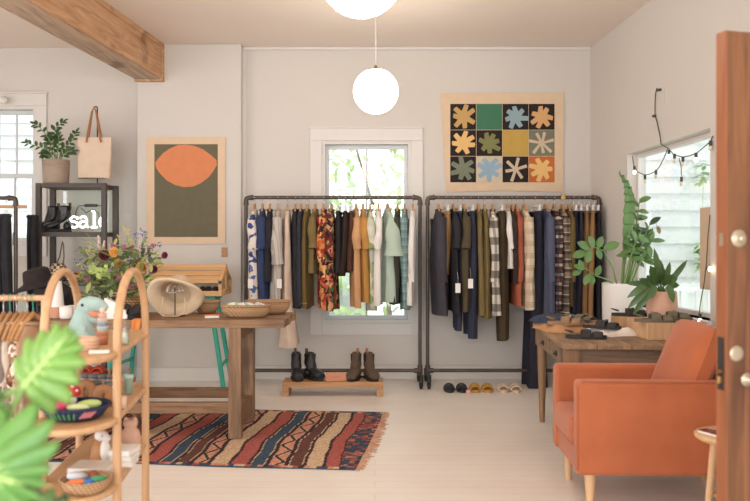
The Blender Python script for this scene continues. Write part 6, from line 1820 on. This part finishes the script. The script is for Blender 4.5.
# ================================================================== DOOR (open, right foreground)
DYY = 2.72
dx0 = X_(727, DYY)
d_ = thing('door', 'open dark stained wooden door with knob at the frame edge', 'door', (dx0, DYY, 0), R(14))
d_['kind'] = 'structure'; d_.name = 'door_1'
th = .05; dw = .86; dz = Z_(30.3, DYY)
MB().bb((0.002, 0.001, .01), (dw, th, dz)).build('door_leaf', M_door, d_, bevel=.002)
MB().bb((-.004, 0.0, .01), (.002, th + .001, dz)).build('edge_strip', M_dooredge, d_)
# rosettes: door face points towards the viewer (-y)
zk = Z_(380.5, DYY)
xk = (X_(744, DYY) - dx0) / math.cos(R(14)) - .004
def knobset(zc, px, name, mt, stem, rk, rose_r, rose_mt):
    t = bpy.data.objects.new(name, None); scene.collection.objects.link(t); t.parent = d_; t.location = ((X_(px, DYY) - dx0) / math.cos(R(14)), 0, zc)
    m = MB().lathe([(rose_r, 0), (rose_r, .003), (rose_r * .8, .007), (.012, .008), (.010, stem), (0, stem)], 24); m.xf(Matrix.Rotation(R(90), 4, 'X')); m.build('rose', rose_mt, t)
    m = MB().lathe([(0, stem - .006), (rk * .55, stem - .005), (rk, stem + rk * .35), (rk * .98, stem + rk * .75), (rk * .6, stem + rk * 1.1), (0, stem + rk * 1.15)], 16); m.xf(Matrix.Rotation(R(90), 4, 'X')); m.build('knob', mt, t)
M_gk = mat('glass_knob', C(216, 220, 220), rough=.12, var=.05, metal=.6)
M_ros = mat('nickel_rose', C(186, 172, 150), rough=.35, var=.08, metal=.7)
knobset(Z_(238.5, DYY), 740, 'deadbolt', M_ros, .010, .013, .031, M_ros)
knobset(zk, 749, 'door_knob', M_gk, .035, .026, .024, M_ros)
m = MB().lathe([(.028, 0), (.028, .003), (.018, .006), (0, .006)], 24); m.xf(Matrix.Rotation(R(90), 4, 'X')); m.build('keyhole_plate', M_ros, d_, ((X_(738, DYY) - dx0), 0, Z_(354, DYY)))
MB().bb((-.0065, .010, Z_(391, DYY)), (-.0035, .040, Z_(338, DYY))).build('latch_plate', M_blackm, d_)
MB().bb((-.022, .015, zk - .012), (-.006, .03, zk + .012)).build('latch_bolt', M_brass, d_, bevel=.002)
MB().bb((-.0065, .015, Z_(246, DYY)), (-.0035, .032, Z_(233, DYY))).build('bolt_plate', M_ros, d_)
MB().cyl((-.02, .02, Z_(372, DYY)), (-.004, .02, Z_(372, DYY)), .007).build('edge_stud', M_brass, d_)

# ================================================================== STRING LIGHTS AND WINDOW BITS
def rw_px(px, out=-0.012):
    """point on the right wall plane (offset inside) at pixel column px: returns u"""
    # X = XR + .046*(YB - Y); X/Y*F = px-CX
    k = (px - CX) / FPX; s = math.tan(WA); Y = (XR + s * YB + out) / (k + s); return Y
def RWp(px, py, out=-0.014):
    Y = rw_px(px, out); return P(px, py, Y)
sl = thing('string_lights', 'green corded string lights draped across the side window', 'string lights', RWp(672, 150))
o0 = Vector(sl.location)
def S(px, py, out=-.014): return RWp(px, py, out) - o0
def cord(pts): return [S(*p) for p in pts]
m = MB()
m.tube(cord([(657, 88), (655.5, 94), (655, 104), (655, 115), (657, 122), (660, 136), (661, 144), (664, 146), (668, 148)]), .004, 6)
m.tube(cord([(668, 148), (664, 158), (660, 166), (656, 171), (650, 174), (645, 175), (638, 172), (634, 167), (633, 160), (632.5, 156)]), .0035, 6)
m.tube(cord([(668, 148), (674, 155), (683, 157), (689, 156), (696, 153.5), (703, 148), (710, 142), (713, 136)]), .0035, 6)
m.tube(cord([(679, 158), (681, 166), (681.5, 176)]), .003, 6)
m.build('cord', M_wirec, sl)
m = MB(); m.tube(cord([(710, 215), (708, 235), (706.5, 262), (704, 284), (701, 300), (699, 314)]), .0035, 6)
m.build('cord', M_wirec, sl)
for (x, y, lit, dx) in [(634.5, 168, 1, 0), (645, 177, 0, 0), (656, 172, 0, 0), (669, 152, 1, 0), (674.5, 156, 0, 0), (683, 159, 0, 0), (696, 155, 1, 0), (710.5, 143, 0, 0), (681.5, 179, 0, 0), (708, 268.5, 1, 1), (700, 316, 1, 0)]:
    c = S(x, y, -.02)
    tip = Vector((0.0, 0, -1)) if not dx else Vector((.0, -1, -.1))
    sk = MB().cyl(c + tip * -.016, c + tip * .018, .0105, n=10).build('socket', M_wirec, sl)
    MB().ell(c + tip * .034, (.013, .013, .018), 12, 8).build('bulb', M_bulb if lit else mat('clear_bulb', C(226, 206, 186), rough=.2), sk)
m = MB()
for (x, y) in [(659, 90), (654, 116)]:
    c = S(x, y); m.box(c, (.012, .05, .018), (0.1, 0, WA))
m.build('cord_clip', M_wirec, sl)
t = thing('wall_bracket', 'thin pale bracket on the wall above the side window', 'bracket', RWp(663.5, 95, -.006))
MB().box((0, 0, .0), (.006, .012, .11)).build('bracket_bar', M_trimw, t)
# tan board hanging in the window
Yb = rw_px(709.5, .03)
t = thing('hanging_board', 'tan hanging board against the side window glass', 'sign', P(709.5, 290, Yb), WA)
MB().bb((-.006, -.09, 0), (.006, .13, (290 - 207) / FPX * Yb)).build('board', mat('tan_board', C(206, 178, 152), rough=.8, var=.04), t, bevel=.002)

# ================================================================== FOREGROUND PLANT (lower left)
fp = thing('foreground_plant', 'big bright green lobed philodendron in the near corner', 'plant', (-1.02, 1.62, 0))
o1 = Vector(fp.location)
M_mid = mat('midrib_green', C(176, 206, 118), rough=.4)
def lobed(base_px, tip_px, Y, W, nl, mt, tiltY=0.3, Yt=None, seed=0, depth=.24, crown=True, back=150):
    """a broad leaf cut into fused finger lobes along both sides of its midrib"""
    rnd = random.Random(seed)
    b = P(base_px[0], base_px[1], Y) - o1; e = P(tip_px[0], tip_px[1], Yt or Y) - o1
    ax = e - b; L = ax.length; ax.normalize()
    nrm = Vector((.12, -1, tiltY)).normalized(); side = ax.cross(nrm).normalized(); nrm = side.cross(ax).normalized()
    m = MB()
    NQ = nl * 12; ph = rnd.uniform(-.15, .15)
    jit = [rnd.uniform(.86, 1.1) for _ in range(nl + 2)]
    for s in (-1, 1):
        vs = []; fs = []
        NR_ = 10
        for i in range(NQ + 1):
            q = i / NQ
            ang = R(back) * (1 - q) ** 1.15 + R(2)
            lobe = .5 - .5 * math.cos(2 * PI * (q * nl))           # 0 at the notch, 1 at the finger tip
            prof = W * (.62 + .55 * math.sin(PI * min(1, q * .95 + .05)) ** .8) * jit[min(nl, int(q * nl))]
            ll = prof * (1 - depth * (1 - lobe ** .7)) * (1 - .25 * q)
            x0 = L * .72 * q
            for j in range(NR_ + 1):
                r = j / NR_
                px2 = x0 + math.cos(ang) * ll * r; py2 = s * math.sin(ang) * ll * r
                dz_ = .030 * r * r * (ll / W) + .010 * (1 - lobe) * r - .006 * math.sin(PI * r)
                vs.append(b + ax * px2 + side * py2 - nrm * dz_)
        for i in range(NQ):
            for j in range(NR_):
                a_ = i * (NR_ + 1) + j
                fs.append((a_, a_ + 1, a_ + NR_ + 2, a_ + NR_ + 1))
        m.add(vs, fs)
    lf = m.build('leaf', mt, fp, solid=.0012)
    mr = MB().tube([b + ax * (L * f) + nrm * .002 for f in [0, .25, .5, .75, .95]], [.005, .0045, .0035, .0025, .001], 6)
    for s in (-1, 1):
        for k in range(nl):
            q = (k + .5) / nl; ang = R(back) * (1 - q) ** 1.15 + R(2); ll = W * .8 * (1 - .25 * q)
            pts = [b + ax * (L * .72 * q + math.cos(ang) * ll * r) + side * (s * math.sin(ang) * ll * r) - nrm * (.030 * r * r - .006 * math.sin(PI * r) - .001) for r in (0, .35, .7, 1)]
            mr.tube(pts, [.0022, .0018, .0012, .0006], 5)
    mr.build('midrib', M_mid, lf)
    if crown:
        MB().tube([b, b * .72 + Vector((-.02, 0, .10)), b * .35 + Vector((0, .05, .12)), Vector((0, .05, .34))], [.007, .009, .010, .012], 8).build('petiole', M_stem, fp)
lobed((24, 387), (72, 330), 1.55, .080, 6, M_leafl, .45, 1.50, 1, .28, True, 112)
MB().tube([P(24, 386, 1.55) - o1, P(8, 394, 1.56) - o1, P(-14, 404, 1.58) - o1], [.006, .007, .008], 8).build('petiole', M_stem, fp)
M_leafg = mat('leaf_fresh', C(88, 138, 60), rough=0.35, var=0.18, scale=8)
lobed((-50, 466), (28, 486), 1.42, .138, 8, M_leafg, .5, 1.34, 2)
lobed((-70, 420), (-2, 418), 1.52, .10, 7, M_leafg, .4, 1.50, 3)
lobed((-10, 520), (62, 520), 1.50, .085, 6, M_leafm, .5, 1.46, 4)
lobed((10, 545), (78, 498), 1.62, .06, 6, M_leafd, .4, 1.60, 5)
t = thing('plant_pot', 'grey pot of the philodendron below the frame', 'pot', (-1.02, 1.67, 0))
MB().lathe([(0, 0), (.13, 0), (.17, .32), (.155, .32), (.15, .29), (0, .29)], 30).build('pot_body', M_stonepot, t)
MB().lathe([(.149, .29), (.05, .305), (0, .31)], 20).build('soil', M_soil, t)
